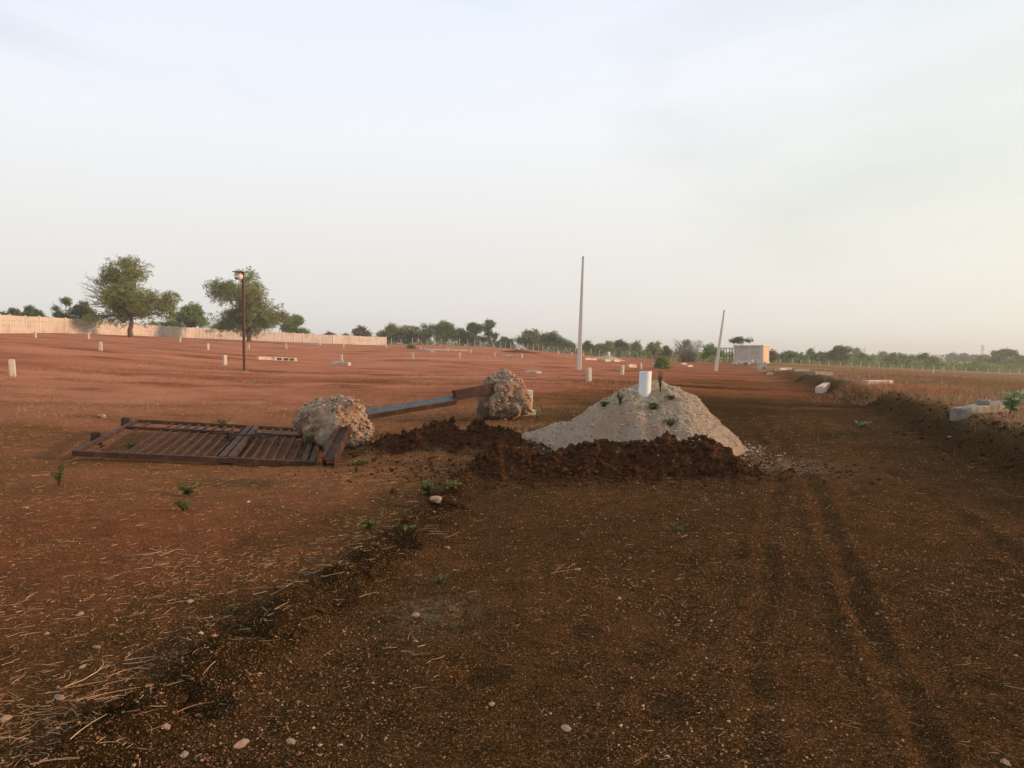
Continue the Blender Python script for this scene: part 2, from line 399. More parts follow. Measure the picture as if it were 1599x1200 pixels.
sol = np.linalg.solve(np.block([[K, Pm], [Pm.T, np.zeros((3, 3))]]), np.concatenate([ctl[:, 2], np.zeros(3)]))
def base_h(x, y):
    u, v = warp(x, y); z = sol[n_] + sol[n_+1] * u + sol[n_+2] * v
    for i in range(n_): z = z + sol[i] * tpsk((u - cx[i]) ** 2 + (v - cy[i]) ** 2)
    return z
BANK = np.array([(-30, 3.0), (0, 4.6), (5, 5.3), (9.2, 6.2), (17.3, 8.75), (26, 11), (54, 18.2), (100, 30.5), (160, 48)])
def bank_x(y): return np.interp(y, BANK[:, 0], BANK[:, 1])
BERM = np.array([(-5, -2.2), (3, -1.5), (3.8, -1.36), (5.6, -.86), (7.8, -.62), (9.5, -.35), (11, .0), (16, 2.4), (30, 7), (50, 12.2), (100, 26), (160, 44)])
def berm_x(y): return np.interp(y, BERM[:, 0], BERM[:, 1])
TRACKS = [np.array([(-2, 1.2), (3, 2.8), (5.6, 3.75), (8.15, 4.45), (12.9, 5.45), (26, 8.9), (54, 15.5), (100, 28)]),
          np.array([(-2, .3), (2.74, 1.55), (3.8, 1.88), (5.1, 2.28), (6.4, 2.68), (8.55, 3.45), (12.9, 4.55), (26, 7.7), (54, 14.0), (100, 27)]),
          np.array([(-2, -.6), (3.5, 1.12), (6.4, 2.16), (8.55, 3.0), (12.9, 4.2), (26, 7.3)]),
          np.array([(-2, 2.4), (3, 4.0), (5.6, 4.9), (8.15, 5.35), (12.9, 6.4), (26, 9.7), (54, 16.6), (100, 29)])]
HOLES = [(-1.32, 3.12, .13, .07), (-1.42, 3.85, .17, .06), (-.86, 5.55, .17, .08), (-.70, 7.1, .14, .05), (-.45, 8.6, .22, .06), (.35, 4.0, .10, .03), (-.15, 3.45, .12, .035), (.62, 3.15, .12, .03)]
def rough_mask(x, y):
    near_berm = np.exp(-((x - berm_x(y) - .12 * fbm(y * .9, y * 0 + 7, 3, 55)) / .19) ** 2) * sstep(2.0, 3.0, y) * (1 - sstep(10, 13, y))
    clods = np.exp(-(((x + 1.0) / 1.35) ** 2 + ((y - 12.3) / 1.15) ** 2))
    bank = np.exp(-((x - bank_x(y) - .35) / .55) ** 2) * (1 - sstep(40, 70, y))
    return near_berm, clods, bank
def height(x, y):
    x = np.asarray(x, float); y = np.asarray(y, float)
    z = base_h(x, y); r = np.hypot(x, y)
    nb, cl, bk = rough_mask(x, y)
    z = z + .10 * fbm(x / 14, y / 14, 3, 5) * sstep(6, 30, r) + .5 * fbm(x / 90, y / 90, 2, 9) * sstep(200, 500, r)
    z = z + .05 * fbm(x / 1.7, y / 1.7, 4, 11) + .020 * ridged(x / .45, y / .45, 3, 14) * sstep(.0, -.8, x - berm_x(y)) * (1 - sstep(30, 60, r)) + .016 * fbm(x * 5, y * 5, 3, 12) * (1 - sstep(20, 50, r))
    # the raised field edge along the right of the track
    bx = bank_x(y) + .35 * fbm(y / 2.2, y * 0 + 3.3, 3, 21) * (1 - sstep(40, 90, y))
    bh = .42 * (1 - .75 * sstep(30, 90, y)) * sstep(-30, 2, y)
    z = z + bh * sstep(-.05, .75, x - bx) - bh * .6 * sstep(4, 16, x - bx)
    z = z + bk * (.10 * ridged(x * 2.4, y * 2.4, 4, 41) + .03 * fbm(x * 9, y * 9, 2, 43))
    # grader's berm on the left of the track
    z = z + nb * (.05 + .13 * ridged(x * 3.4, y * 3.4, 5, 51)) + .035 * sstep(.1, -.25, x - berm_x(y)) * (1 - sstep(10, 14, y))
    z = z + cl * (.08 + .22 * ridged(x * 2.4, y * 2.4, 5, 61))
    for hx, hy, hr, hd in HOLES:
        q = ((x - hx) ** 2 + (y - hy) ** 2) / hr ** 2
        z = z - hd * np.exp(-q ** 2) + hd * .35 * np.exp(-(q - 1.6) ** 2 * 2)
    for i, T in enumerate(TRACKS):
        dx = x - np.interp(y, T[:, 0], T[:, 1]) - .05 * fbm(y / 1.3, y * 0 + i, 2, 71 + i)
        w = .048 + .0045 * np.clip(y, 0, 30)
        am = (.020, .020, .011, .016)[i] * (1 - sstep(40, 80, y)) * (.75 + .8 * fbm(x * 1.5, y * 1.5, 2, 75))
        z = z - am * np.exp(-(dx / w) ** 4) + am * .8 * np.exp(-((np.abs(dx) - 1.7 * w) / (.55 * w)) ** 2)
        z = z + am * .5 * fbm(x * 16, y * 16, 2, 78) * np.exp(-(dx / w / 2) ** 4)
    return z
def H(x, y): return float(height(np.array([x]), np.array([y]))[0])

def axis(step, k, lim, start):
    out, q = [start], start
    while q < lim:
        q += max(step, k * abs(q)); out.append(q)
    return np.array(out)
xp = axis(.04, .021, 3200, 0.0); xs = np.concatenate([-xp[:0:-1], xp])
yp = axis(.030, .0125, 3400, 1.9); yb = 1.9 - np.cumsum(np.geomspace(.06, 9, 38)); ys = np.concatenate([yb[::-1], yp])
gx, gy = np.meshgrid(xs, ys); GX, GY = gx.ravel(), gy.ravel()
GZ = height(GX, GY)
nx, ny = len(xs), len(ys)
r_ = np.hypot(GX, GY)
rel = GX - berm_x(GY)
left = sstep(.35, -1.5, (rel + .9 * fbm(GX / 1.0, GY / 1.0, 4, 81)) / (1 + np.clip(GY - 9, 0, 200) / 7))
redness = .10 + left * (.32 + .19 * sstep(6, 17, GY) + .26 * sstep(13, 26, GY))
far_track = (1 - left) * (.30 * sstep(12, 30, GY) + .22 * sstep(26, 50, GY))
fieldm = sstep(.1, .9, GX - bank_x(GY))
soil = redness + far_track
field_soil = .22 + .30 * sstep(-.1, .35, fbm(GX / 30 + GY / 60, GY / 9, 3, 91)) + .12 * sstep(20, 60, r_)
soil = soil * (1 - fieldm) + field_soil * fieldm
soil = soil + .22 * np.exp(-((GY - 19) / 4.0) ** 2) * sstep(-2.5, -7, GX)
dark_patch = np.exp(-(((GX + 4) / 7) ** 2 + ((GY - 25.5) / 2.8) ** 2))
soil = soil - .26 * dark_patch * (.6 + fbm(GX / 2, GY / .8, 3, 95))
soil = soil - .30 * np.exp(-(((GX - 2) / 5) ** 2 + ((GY - 18) / 4) ** 2))
nb, cl, bk = rough_mask(GX, GY)
soil = soil - .30 * nb - .32 * cl - .26 * bk
soil = soil + .22 * fbm(GX / 7, GY / 2, 4, 97) * sstep(8, 20, r_) - .22 * np.maximum(fbm(GX / 3.5, GY / 1.6, 4, 96) - .12, 0) / .3 * sstep(14, 22, r_) * (1 - fieldm) + .55 * np.minimum(fbm(GX / 1.6, GY / .9, 4, 98) + .05, 0) * left * (1 - sstep(25, 45, r_))
straw = fieldm * (.55 + .5 * sstep(0, .3, fbm(GX / 12, GY / 5, 3, 99))) + left * .22 * sstep(6, 9, GY) * (1 - sstep(16, 24, GY)) + .75 * sstep(160, 200, r_)
pale = .75 * np.exp(-(((GX - 3.6) / .8) ** 2 + ((GY - 10.2) / .7) ** 2)) + .5 * np.exp(-(((GX + .45) / .22) ** 2 + ((GY - 4.3) / .3) ** 2))
idx = np.arange(nx * ny).reshape(ny, nx)
quads = np.stack([idx[:-1, :-1], idx[:-1, 1:], idx[1:, 1:], idx[1:, :-1]], -1).reshape(-1, 4)
qx, qy = GX[quads].mean(1), GY[quads].mean(1)
on_road = (qx > berm_x(qy)) & (qx < bank_x(qy)) & (qy < 110) & (qy > -25)
P3 = np.stack([GX, GY, GZ], 1)
gz2 = GZ.reshape(ny, nx)
dzy, dzx = np.gradient(gz2, ys, xs)
NRM = np.stack([-dzx, -dzy, np.ones_like(dzx)], -1).reshape(-1, 3); NRM /= np.linalg.norm(NRM, axis=1)[:, None]
for nm, sel, lab, cat in (('ground', ~on_road, 'red and brown bare earth sloping up to the left', 'ground'),
                          ('dirt_road', on_road, 'dark brown dirt track with tyre ruts', 'road')):
    q = quads[sel]; used, inv = np.unique(q, return_inverse=True)
    me = mesh_np(nm, P3[used], inv.reshape(-1, 4), M['soil'], True, dict(soil=soil[used], straw=straw[used], pale=pale[used]))
    me.normals_split_custom_set_from_vertices(NRM[used].tolist())
    tag(link(nm, me), lab, cat, kind='structure')

def ground_pt(px, d):
    X = (px - 799.5) / F_PX * d * math.cos(PITCH)          # close enough; refined below
    for _ in range(3):
        z = H(X, d); c, s = math.cos(PITCH), math.sin(PITCH)
        X = (px - 799.5) / F_PX * (d * c - (z - CAM_H) * s)
    return np.array([X, d, H(X, d)])
def px_ground(px, py):
    """where the line of sight of a photo pixel meets the ground"""
    lo, hi = 2.0, 400.0
    ds = np.geomspace(lo, hi, 500); pts = np.array([world_at(px, py, d) for d in ds])
    k = np.argmax(pts[:, 2] < height(pts[:, 0], pts[:, 1]))
    p = pts[k]; p[2] = H(p[0], p[1]); return p

# ------------------------------------------------------------------ buildings, walls, poles
def px_z(py, px, d): return world_at(px, py, d)[2]

def precast_wall():
    root = empty('precast_wall', ground_pt(300, 126)); o = np.array(root.location)
    tag(root, 'long pale precast concrete boundary wall behind the two large trees', 'wall')
    pxs = [-62,-40,-20,0,15.6,40,62,83,103,122,141,157,173.6,189.6,205,221,237,250,265,277,290,302,313,324,336,346,356,366,376,385,394,403,416,430,442.4,459,473.6,490,505,520,533,548.6,562.6,576,590,603]
    ds = np.interp(pxs, [-62, 15, 140, 300, 520, 603], [60, 72, 94, 126, 144, 155])
    pts = [ground_pt(p, d) for p, d in zip(pxs, ds)]
    hts = np.interp(pxs, [-62, 603], [1.72, 1.66])
    for i, (p, h) in enumerate(zip(pts, hts)):
        mb = MB(); mb.box((-.09, -.09, -.4), (.09, .09, h + .10), .02)
        link('post', mb.mesh('post', M['wallpost']), root, p - o, (0, 0, math.atan2(*(pts[min(i+1, len(pts)-1)] - pts[max(i-1, 0)])[1::-1])))
        if i + 1 < len(pts):
            b = pts[i + 1]; mb = MB(); up = np.array([0, 0, 1.]); n = 4
            for k in range(n):
                z0, z1 = -.3 + (h + .3) * k / n + .008, -.3 + (h + .3) * (k + 1) / n - .008
                d = b - p; L = np.hypot(d[0], d[1]); t = d[:2] / L
                w = .028 + .004 * (k % 2)
                v = []
                for q, off in ((p, .07), (b, -.07)):
                    for sgn in (-1, 1):
                        for z in (z0, z1):
                            e_ = q[:2] + t * off + np.array([-t[1], t[0]]) * sgn * w
                            v.append((e_[0] - o[0], e_[1] - o[1], q[2] + z - o[2]))
                mb.add(np.array(v), [np.array([(0,1,3,2),(4,6,7,5),(0,4,5,1),(2,3,7,6),(1,5,7,3),(0,2,6,4)])])
            link('panel', mb.mesh('panel', M['wall']), root)
precast_wall()

def concrete_pole(px, d, py_top, px_top, w0, w1, label):
    b = ground_pt(px, d); t = world_at(px_top, py_top, d)
    root = empty('concrete_pole', b); tag(root, label, 'pole', 'concrete electric poles')
    v = t - b; L = np.linalg.norm(v)
    mb = MB()
    secs = np.array([-.08, .0, .25, .5, .75, .985]) ; i8 = None
    vv = []
    for s in secs:
        w = w0 + (w1 - w0) * max(s, 0); c = v * s; bb = w * .14
        for (x, y) in ((-.5, -.36), (.5, -.36), (.5, .36), (-.5, .36)):
            vv.append((c[0] + x * w - np.sign(x) * bb, c[1] + y * w, c[2])); vv.append((c[0] + x * w, c[1] + y * w - np.sign(y) * bb, c[2]))
    vv = np.array(vv).reshape(len(secs), 8, 3)
    order = [0, 2, 3, 5, 4, 6, 7, 1]
    order = [1, 0, 2, 3, 5, 4, 6, 7]
    vv = vv[:, order]
    i = np.arange(8); j = (i + 1) % 8
    q = np.concatenate([np.stack([k*8+i, k*8+j, (k+1)*8+j, (k+1)*8+i], 1) for k in range(len(secs) - 1)])
    mb.add(vv.reshape(-1, 3), [q, np.array([list(range(40, 48))])])
    link('shaft', mb.mesh('shaft', M['pole']), root)
    mb = MB(); mb.bar(v * .985, v, w1 * 1.06, w1 * .8)
    link('pole_cap', mb.mesh('pole_cap', M['slab']), root)
concrete_pole(904, 50, 401, 910.5, .30, .13, 'tall nearly upright square concrete pole left of the white pipe')
concrete_pole(1117.5, 80, 485, 1131, .36, .15, 'leaning concrete pole beside the small grey building')

def lamp_post():
    b = ground_pt(381.5, 31); top = px_z(424, 381, 31) - b[2]
    root = empty('street_lamp', b); tag(root, 'thin brown lamp post with round cream lamp head on the red field', 'lamp post')
    mb = MB(); mb.bar((0, 0, -.3), (0, 0, top - .05), .085)
    link('pole', mb.mesh('pole', M['lamp_pole']), root)
    mb = MB(); mb.tube([(0, 0, -.2), (0, 0, .02), (0, 0, .035)], [.19, .19, .12], 12)
    link('base_plinth', mb.mesh('base_plinth', M['slab']), root)
    mb = MB(); mb.box((-.36, -.22, top - .045), (.05, .22, top - .015), 0)
    link('solar_panel', mb.mesh('solar_panel', M['panel_blue']), root)
    mb = MB(); t = np.linspace(0, 1, 6)
    mb.tube([(-.13, -.12 + .2 * q, top - .22) for q in t], [.05, .11, .145, .15, .15, .14], 18)
    link('lamp_head', mb.mesh('lamp_head', M['lamp_head'], True), root)
    mb = MB(); mb.box((-.29, -.09, top - .34), (-.19, .03, top - .25), .01); mb.bar((-.14, 0, top - .2), (0, 0, top - .2), .04)
    link('bracket', mb.mesh('bracket', M['dark_steel']), root)
lamp_post()

def building():
    d = 105; b = ground_pt(1168, d); a = R(30)
    root = empty('small_building', b, (0, 0, -a)); tag(root, 'small flat-roofed grey shed with sunlit orange end wall and open lean-to', 'building')
    W, D, Hh = 3.95, 4.2, 2.45
    def bx(name, lo, hi, mat, bevel=0):
        mb = MB(); mb.box(lo, hi, bevel); return link(name, mb.mesh(name, mat), root)
    bx('wall', (-W/2, 0, -.5), (W/2, D, Hh - .18), M['plaster'])
    bx('roof_slab', (-W/2 - .09, -.12, Hh - .18), (W/2 + .09, D + .1, Hh), M['wallpost'])
    for x in (-W/2 + .09, .12, W/2 - .12, W/2 - .35): bx('pilaster', (x - .07, -.05, -.45), (x + .07, -.002, Hh - .185), M['wallpost'])
    for y in (.5, D - .3): bx('pilaster', (W/2 + .002, y - .08, -.45), (W/2 + .05, y + .08, Hh - .186), M['sun_tint'])
    bx('end_wall_sun_tint', (W/2 + .001, .05, .161), (W/2 + .02, D - .05, Hh - .185), M['sun_tint'])  # thin panel added over the end wall to carry the painted sunlight
    bx('plinth', (-W/2 - .06, -.08, -.5), (W/2 + .07, D + .05, .16), M['plaster'])
    rf = bx('lean_to_roof', (-W/2 - 2.15, -.1, Hh - .42), (-W/2 - .1, D, Hh - .35), M['dark_steel'])
    for x in (-W/2 - 2.05, -W/2 - 1.35, -W/2 - .6, -W/2 - .16):
        for y in (.05, D - .2): bx('lean_to_post', (x - .045, y - .045, -.5), (x + .045, y + .045, Hh - .42), M['dark_steel'])
    bx('lean_to_rail', (-W/2 - 2.05, .03, .9), (-W/2 - .1, .07, .98), M['dark_steel'])
    # rubble at the foot of the front wall
    r = np.random.default_rng(3)
    sh = [mesh_np('rubble_stone', *stones_batch(np.zeros((1, 3)), [1.0], .8, True, r)[:2], M['rubble'], False) for _ in range(4)]
    for k in range(34):
        x = r.uniform(1142, 1196); dd = r.uniform(96, 102.5); p = ground_pt(x, dd); s = r.uniform(.15, .48)
        o = link('rubble_stone', sh[k % 4], None, p + np.array([0, 0, s * .25]), (r.uniform(0, 3), r.uniform(0, 3), r.uniform(0, 3))); o.scale = (s * 1.2, s, s * .8)
        tag(o, 'pale rubble stone heaped before the small grey building', 'stone', 'rubble stones before the grey building')
building()

# marker stones -------------------------------------------------------------
def marker_mesh(seed, w=.15, h=.48):
    r = np.random.default_rng(seed); mb = MB(); mb.box((-w/2, -w/2, -.22), (w/2, w/2, h), .014)
    v = mb.v[0]; v += r.normal(size=v.shape) * .004; v[:, :2] *= (1 + .10 * (h - v[:, 2:]) / (h + .2)); v[-8:, 2] += r.uniform(-.012, .012, 8)
    return mb.mesh('marker_stone', M['marker'])
mk_meshes = [marker_mesh(s) for s in range(5)]
MARKERS = [  # px, base row, rows tall, label
 (20, 588, 26, 'largest pale marker stone, at the far left edge'), (157, 548, 14, 'pale marker stone below the leaning left tree, nearer than the wall'),
 (55, 528, 9, 'tiny pale marker stone at the foot of the wall, far left'), (138, 530, 9, 'small marker stone close to the wall, just left of the big leaning tree'),
 (281, 535, 8, 'tiny marker stone by the wall between the two large trees'), (325, 547, 10, 'small pale marker stone left of the lamp post, the farther of two'),
 (351, 571, 16, 'pale marker stone just left of the lamp post, the nearer of two'), (388, 536, 8, 'tiny marker stone at the foot of the tree behind the lamp post'),
 (447, 546, 9, 'small marker stone beyond the dark-banded lying slab'), (536.5, 543, 7, 'tiny marker stone before the right end of the wall'),
 (603, 544, 7, 'tiny marker stone at the right end corner of the wall'), (533.5, 566, 12, 'pale marker stone standing behind a short lying slab'),
 (645, 561.6, 10.5, 'pale marker stone with a dark clod at its left'), (718, 561, 10, 'pale marker stone above the brown fallen post'),
 (773, 558, 7.5, 'small marker stone right above the far concrete footing'), (815, 560, 7, 'small marker stone at the edge of the dark low mound'),
 (635, 545, 5.5, 'tiny far marker stone below the yellowish bushes'), (657, 549, 5.5, 'tiny far marker stone at the left end of the pale far slabs'),
 (699, 550, 6, 'tiny far marker stone at the right of the pale far slabs'), (735, 552, 6, 'tiny far marker stone below the dark leafy trees'),
 (872, 564.5, 5, 'tiny far marker stone, left of two before the tall pole'), (893, 564.5, 5, 'tiny far marker stone, right of two, touching the tall pole'),
 (910.5, 563, 5, 'tiny marker stone just right of the tall pole'), (920, 596, 21, 'large pale marker stone at the right foot of the tall pole'),
 (971.5, 586, 14.5, 'marker stone left of the white pipe'), (1001, 577, 9.5, 'marker stone half hidden behind the white pipe'),
 (1020, 575, 9, 'marker stone right of the white pipe, beside a green bush'), (1457, 583.5, 6, 'small dull stone on the right field beyond the long slab')]
for i, (px, py, hp, lab) in enumerate(MARKERS):
    d = px_ground(px, py)[1]
    hh = hp * d / F_PX
    if hh > .62 or hh < .3: d *= np.clip(.46 / hh, .6, 1.7); hh = hp * d / F_PX
    p = ground_pt(px, d); o = link('marker_stone', mk_meshes[i % 5], None, p, (random.uniform(-.04, .04), random.uniform(-.05, .05), random.uniform(-.2, .9)))
    s = hh / .48; o.scale = (max(s, .8), max(s, .8), s)
    tag(o, lab, 'marker stone', 'plot marker stones')

# lying slabs ------------------------------------------------------------------
def lying(px0, py0, px1, py1, th, label, mat='slab', w=None, name='concrete_slab', lift=0.0):
    a, b = px_ground(px0, py0), px_ground(px1, py1)
    if abs(b[1] - a[1]) > 3 * abs(b[0] - a[0]) + 1.0: b = ground_pt(px1, a[1] + 1.0)
    c = (a + b) / 2; L = np.linalg.norm(b - a); w = w or th
    yaw = math.atan2(b[1] - a[1], b[0] - a[0]); tilt = -math.atan2(b[2] - a[2], np.hypot(*(b - a)[:2]))
    mb = MB(); mb.box((-w/2, -th/2, -L/2), (w/2, th/2, L/2), min(.02, th * .12))
    v = mb.v[0]; r = np.random.default_rng(int(px0)); v += r.normal(size=v.shape) * .006
    v[:] = v[:, [2, 0, 1]]
    o = link(name, mb.mesh(name, M[mat]), None, c + np.array([0, 0, th * .42 + lift]), (0, tilt, yaw))
    return tag(o, label, 'slab')
lying(1496, 662, 1567, 655, .24, 'thick grey concrete slab lying at the right with a block on top', w=.30)
p = px_ground(1542, 662); blk = MB(); blk.box((-.07, -.10, 0), (.07, .10, .09), .015)
tag(link('concrete_block', blk.mesh('concrete_block', M['slab']), None, px_ground(1538, 656) + np.array([0, .05, .235]), (0, 0, .9)), 'small grey block resting on the thick slab at right', 'block')
lying(1350, 611, 1390, 614, .16, 'long thin pale slab lying on the dry orange grass', 'marker', .20, lift=.1)
lying(1279, 615, 1291, 608, .26, 'short pale block tipped over the dark edge of the track', 'marker', .26, 'concrete_block')
lying(1268, 588, 1297, 591, .2, 'broad slab at the rear of the right track edge', 'slab', .3)
lying(1236, 583, 1260, 585, .14, 'grey slab flat on the bank, farther along the track edge', 'slab', .4)
lying(1214, 580, 1232, 579, .22, 'farthest pale slab on the bank near the small building', 'marker', .4)
lying(1198, 587, 1206, 587, .2, 'small white slab on the far edge of the track', 'marker', .3)
lying(402, 562, 424, 561, .2, 'pale slab left of the dark-banded slab', 'marker', .25)
o = lying(426, 563, 463, 562, .24, 'lying slab with dark bands behind the lamp post', 'marker', .26)
L_ = o.dimensions[0] if o.dimensions[0] else 1.2
for fx in (-.32, .02, .33):
    mb = MB(); mb.box((fx * 1.3 - .16, -.135, -.075), (fx * 1.3 + .16, -.128, .075)); link('dark_band', mb.mesh('dark_band', M['dark_steel']), o)
lying(520, 570, 546, 571, .2, 'short pale slab lying before a standing marker stone', 'marker', .28)
lying(482, 539, 500, 540, .3, 'far pale slab below the wall', 'marker', .4)
lying(663, 549, 676, 551, .3, 'far pale broken slab on the left plot', 'marker', .4)
lying(676, 547.5, 730, 547.5, .18, 'far long pale kerb line on the left plot', 'marker', .3)
lying(785, 558, 815, 560, .2, 'low pale slab at the foot of the dark low mound', 'marker', .3)
lying(980, 574, 992, 569, .26, 'tilted pale slab lying left of the white pipe', 'marker', .26)
lying(912, 563, 930, 563, .22, 'far pale slab right of the tall pole', 'marker', .3)
lying(943, 565, 952, 565, .22, 'far pale slab, left of two below the far pipe', 'marker', .3)
lying(957, 565.5, 966, 565.5, .22, 'far pale slab, right of two below the far pipe', 'marker', .3)
lying(1064, 569.5, 1071, 569.5, .2, 'far pale slab left of the leaning pole, the farther one', 'marker', .3)
lying(1073, 574, 1080, 573, .2, 'far pale slab left of the leaning pole, the nearer one', 'marker', .3)
lying(825, 583, 842, 584, .12, 'low pale flat slab behind the far concrete footing', 'marker', .3)
p = ground_pt(1190, 78)
mb = MB()
for (x0, x1, z0, z1) in ((-.34, -.22, 0, .42), (.22, .34, 0, .42), (-.34, .34, .42, .52), (-.34, .34, -.1, .04)): mb.box((x0, -.3, z0), (x1, .3, z1), .01)
tag(link('concrete_box', mb.mesh('concrete_box', M['marker']), None, p), 'small open concrete box on the far track edge before the building', 'box')

# ------------------------------------------------------------------ the fallen gate
def gate():
    P0, FRc, BRc, BLc = (np.array(q) for q in ((-5.764, 9.90, .219), (-2.740, 10.516, -.016), (-3.305, 13.358, .163), (-6.330, 12.742, .398)))
    u = FRc - P0; w = np.linalg.norm(u); u /= w; v = BLc - P0; h = np.linalg.norm(v); v /= h; n = np.cross(u, v)
    lift = max(0, max(H(*(P0 + u * w * a + v * h * b)[:2]) - (P0 + u * w * a + v * h * b)[2] for a in np.linspace(0, 1, 9) for b in np.linspace(0, 1, 9)) + .03)
    lift = -.03
    P0 = P0 + np.array([0, 0, lift])
    from mathutils import Matrix, Vector
    Mt = Matrix(((u[0], v[0], n[0], P0[0]), (u[1], v[1], n[1], P0[1]), (u[2], v[2], n[2], P0[2]), (0, 0, 0, 1)))
    root = empty('fallen_gate'); root.matrix_world = Mt
    tag(root, 'rusty brown steel gate lying flat on the earth', 'gate')
    def bar(name, a, b, ww, hh, parent=root, mat='steel', z=0.0):
        mb = MB(); mb.bar((*a, z), (*b, z), ww, hh); return link(name, mb.mesh(name, M[mat]), parent)
    rz, cxg = h * .74, w * .615
    bar('bottom_rail', (0, .03), (w, .03), .06, .07); bar('top_rail', (.0, h - .03), (w, h - .03), .06, .06)
    bar('middle_rail', (.03, rz), (w, rz), .055, .055, z=.006)
    bar('stile', (.03, .065), (.03, h - .065), .055, .06, z=.004)
    for off in (-.055, .055): bar('stile', (cxg + off, .065), (cxg + off, h - .065), .085, .06, z=.014)
    for off in (-.16, -.045): bar('stile', (w + off, .065), (w + off, h - .065), .075, .055, z=.01)
    left_x = [.24] + list(np.linspace(.60, cxg - .17, 9)); right_x = list(np.linspace(cxg + .19, w - .31, 6))
    for x in left_x + right_x: bar('bar', (x, .065), (x, h - .07), .032, .032, z=-.008)
    bt = bar('latch_bolt', (cxg - .42, rz - .62), (cxg + .45, rz - .70), .03, .03, z=.10)
    bar('bolt_handle', (cxg + .30, rz - .70), (cxg + .42, rz - .92), .02, .02, z=.10)
    for sgn in (-.16, .16): bar('latch_bracket', (cxg + sgn, rz - .70), (cxg + sgn, rz - .60), .05, .14, z=.06)
    for y in (rz * .55, h - .28):
        mb = MB(); mb.box((-.14, y - .05, -.10), (.0, y + .05, .09), .01); link('hinge_lug', mb.mesh('hinge_lug', M['steel']), root)
    mb = MB(); mb.box((.10, h * .27, -.16), (.15, h * .27 + .05, -.03)); link('drop_bolt', mb.mesh('drop_bolt', M['steel']), root)
gate()

def footing(root, c, dims, seed, yaw=0.0):
    """a rough cast-concrete lump torn out of the ground, gravel showing all over"""
    r = np.random.default_rng(seed)
    n1, n2 = 56, 96
    th, ph = np.meshgrid(np.linspace(0.001, np.pi - .001, n1), np.linspace(0, 2 * np.pi, n2, endpoint=False), indexing='ij')
    D = np.stack([np.sin(th) * np.cos(ph), np.sin(th) * np.sin(ph), np.cos(th)], -1)
    def shape(D):
        e_ = 2.5
        s = 1 / (np.abs(D) ** e_).sum(-1) ** (1 / e_)
        a, b, c_ = D[..., 0] * 2.1 + seed, D[..., 1] * 2.1 + D[..., 2] * 1.7, D[..., 2] * 2.3 - D[..., 0]
        return s * (1 + .34 * fbm(a, b, 3, seed) + .16 * fbm(b + 4, c_, 3, seed + 5)) * (1 + .07 * fbm(a * 5, b * 5 + c_ * 3, 3, seed + 9))
    def place(D): 
        p = D * shape(D)[..., None] * np.array(dims) / 2; p[..., :2] *= (1.04 - .38 * np.clip(p[..., 2:], -.4, .6)); return p
    P = place(D)
    i, j = np.meshgrid(np.arange(n1 - 1), np.arange(n2), indexing='ij'); j2 = (j + 1) % n2
    q = np.stack([i * n2 + j, (i + 1) * n2 + j, (i + 1) * n2 + j2, i * n2 + j2], -1).reshape(-1, 4)
    ft = link('concrete_footing', mesh_np('concrete_footing', P.reshape(-1, 3), q, M['lump']), root, c, (0, 0, yaw))
    N = 2300; d = r.normal(size=(N, 3)); d /= np.linalg.norm(d, axis=1)[:, None]
    keep = (d[:, 0] > -.62) | (r.uniform(size=N) < .35)
    d = d[keep]; pc = place(d) * r.uniform(.975, 1.02, (len(d), 1)); bare_ = fbm(d[:, 0] * 1.7 + seed, d[:, 1] * 1.7 + d[:, 2] * 1.3, 2, seed + 3) > .16; pc = pc[~bare_]; d = d[~bare_]
    v, f, t = stones_batch(pc, r.uniform(.010, .027, len(d)) * 1.1, .9, True, r)
    tag(link('aggregate', mesh_np('aggregate', v, f, M['aggregate'], True, dict(tint=t)), ft), kind='stuff')
    return ft

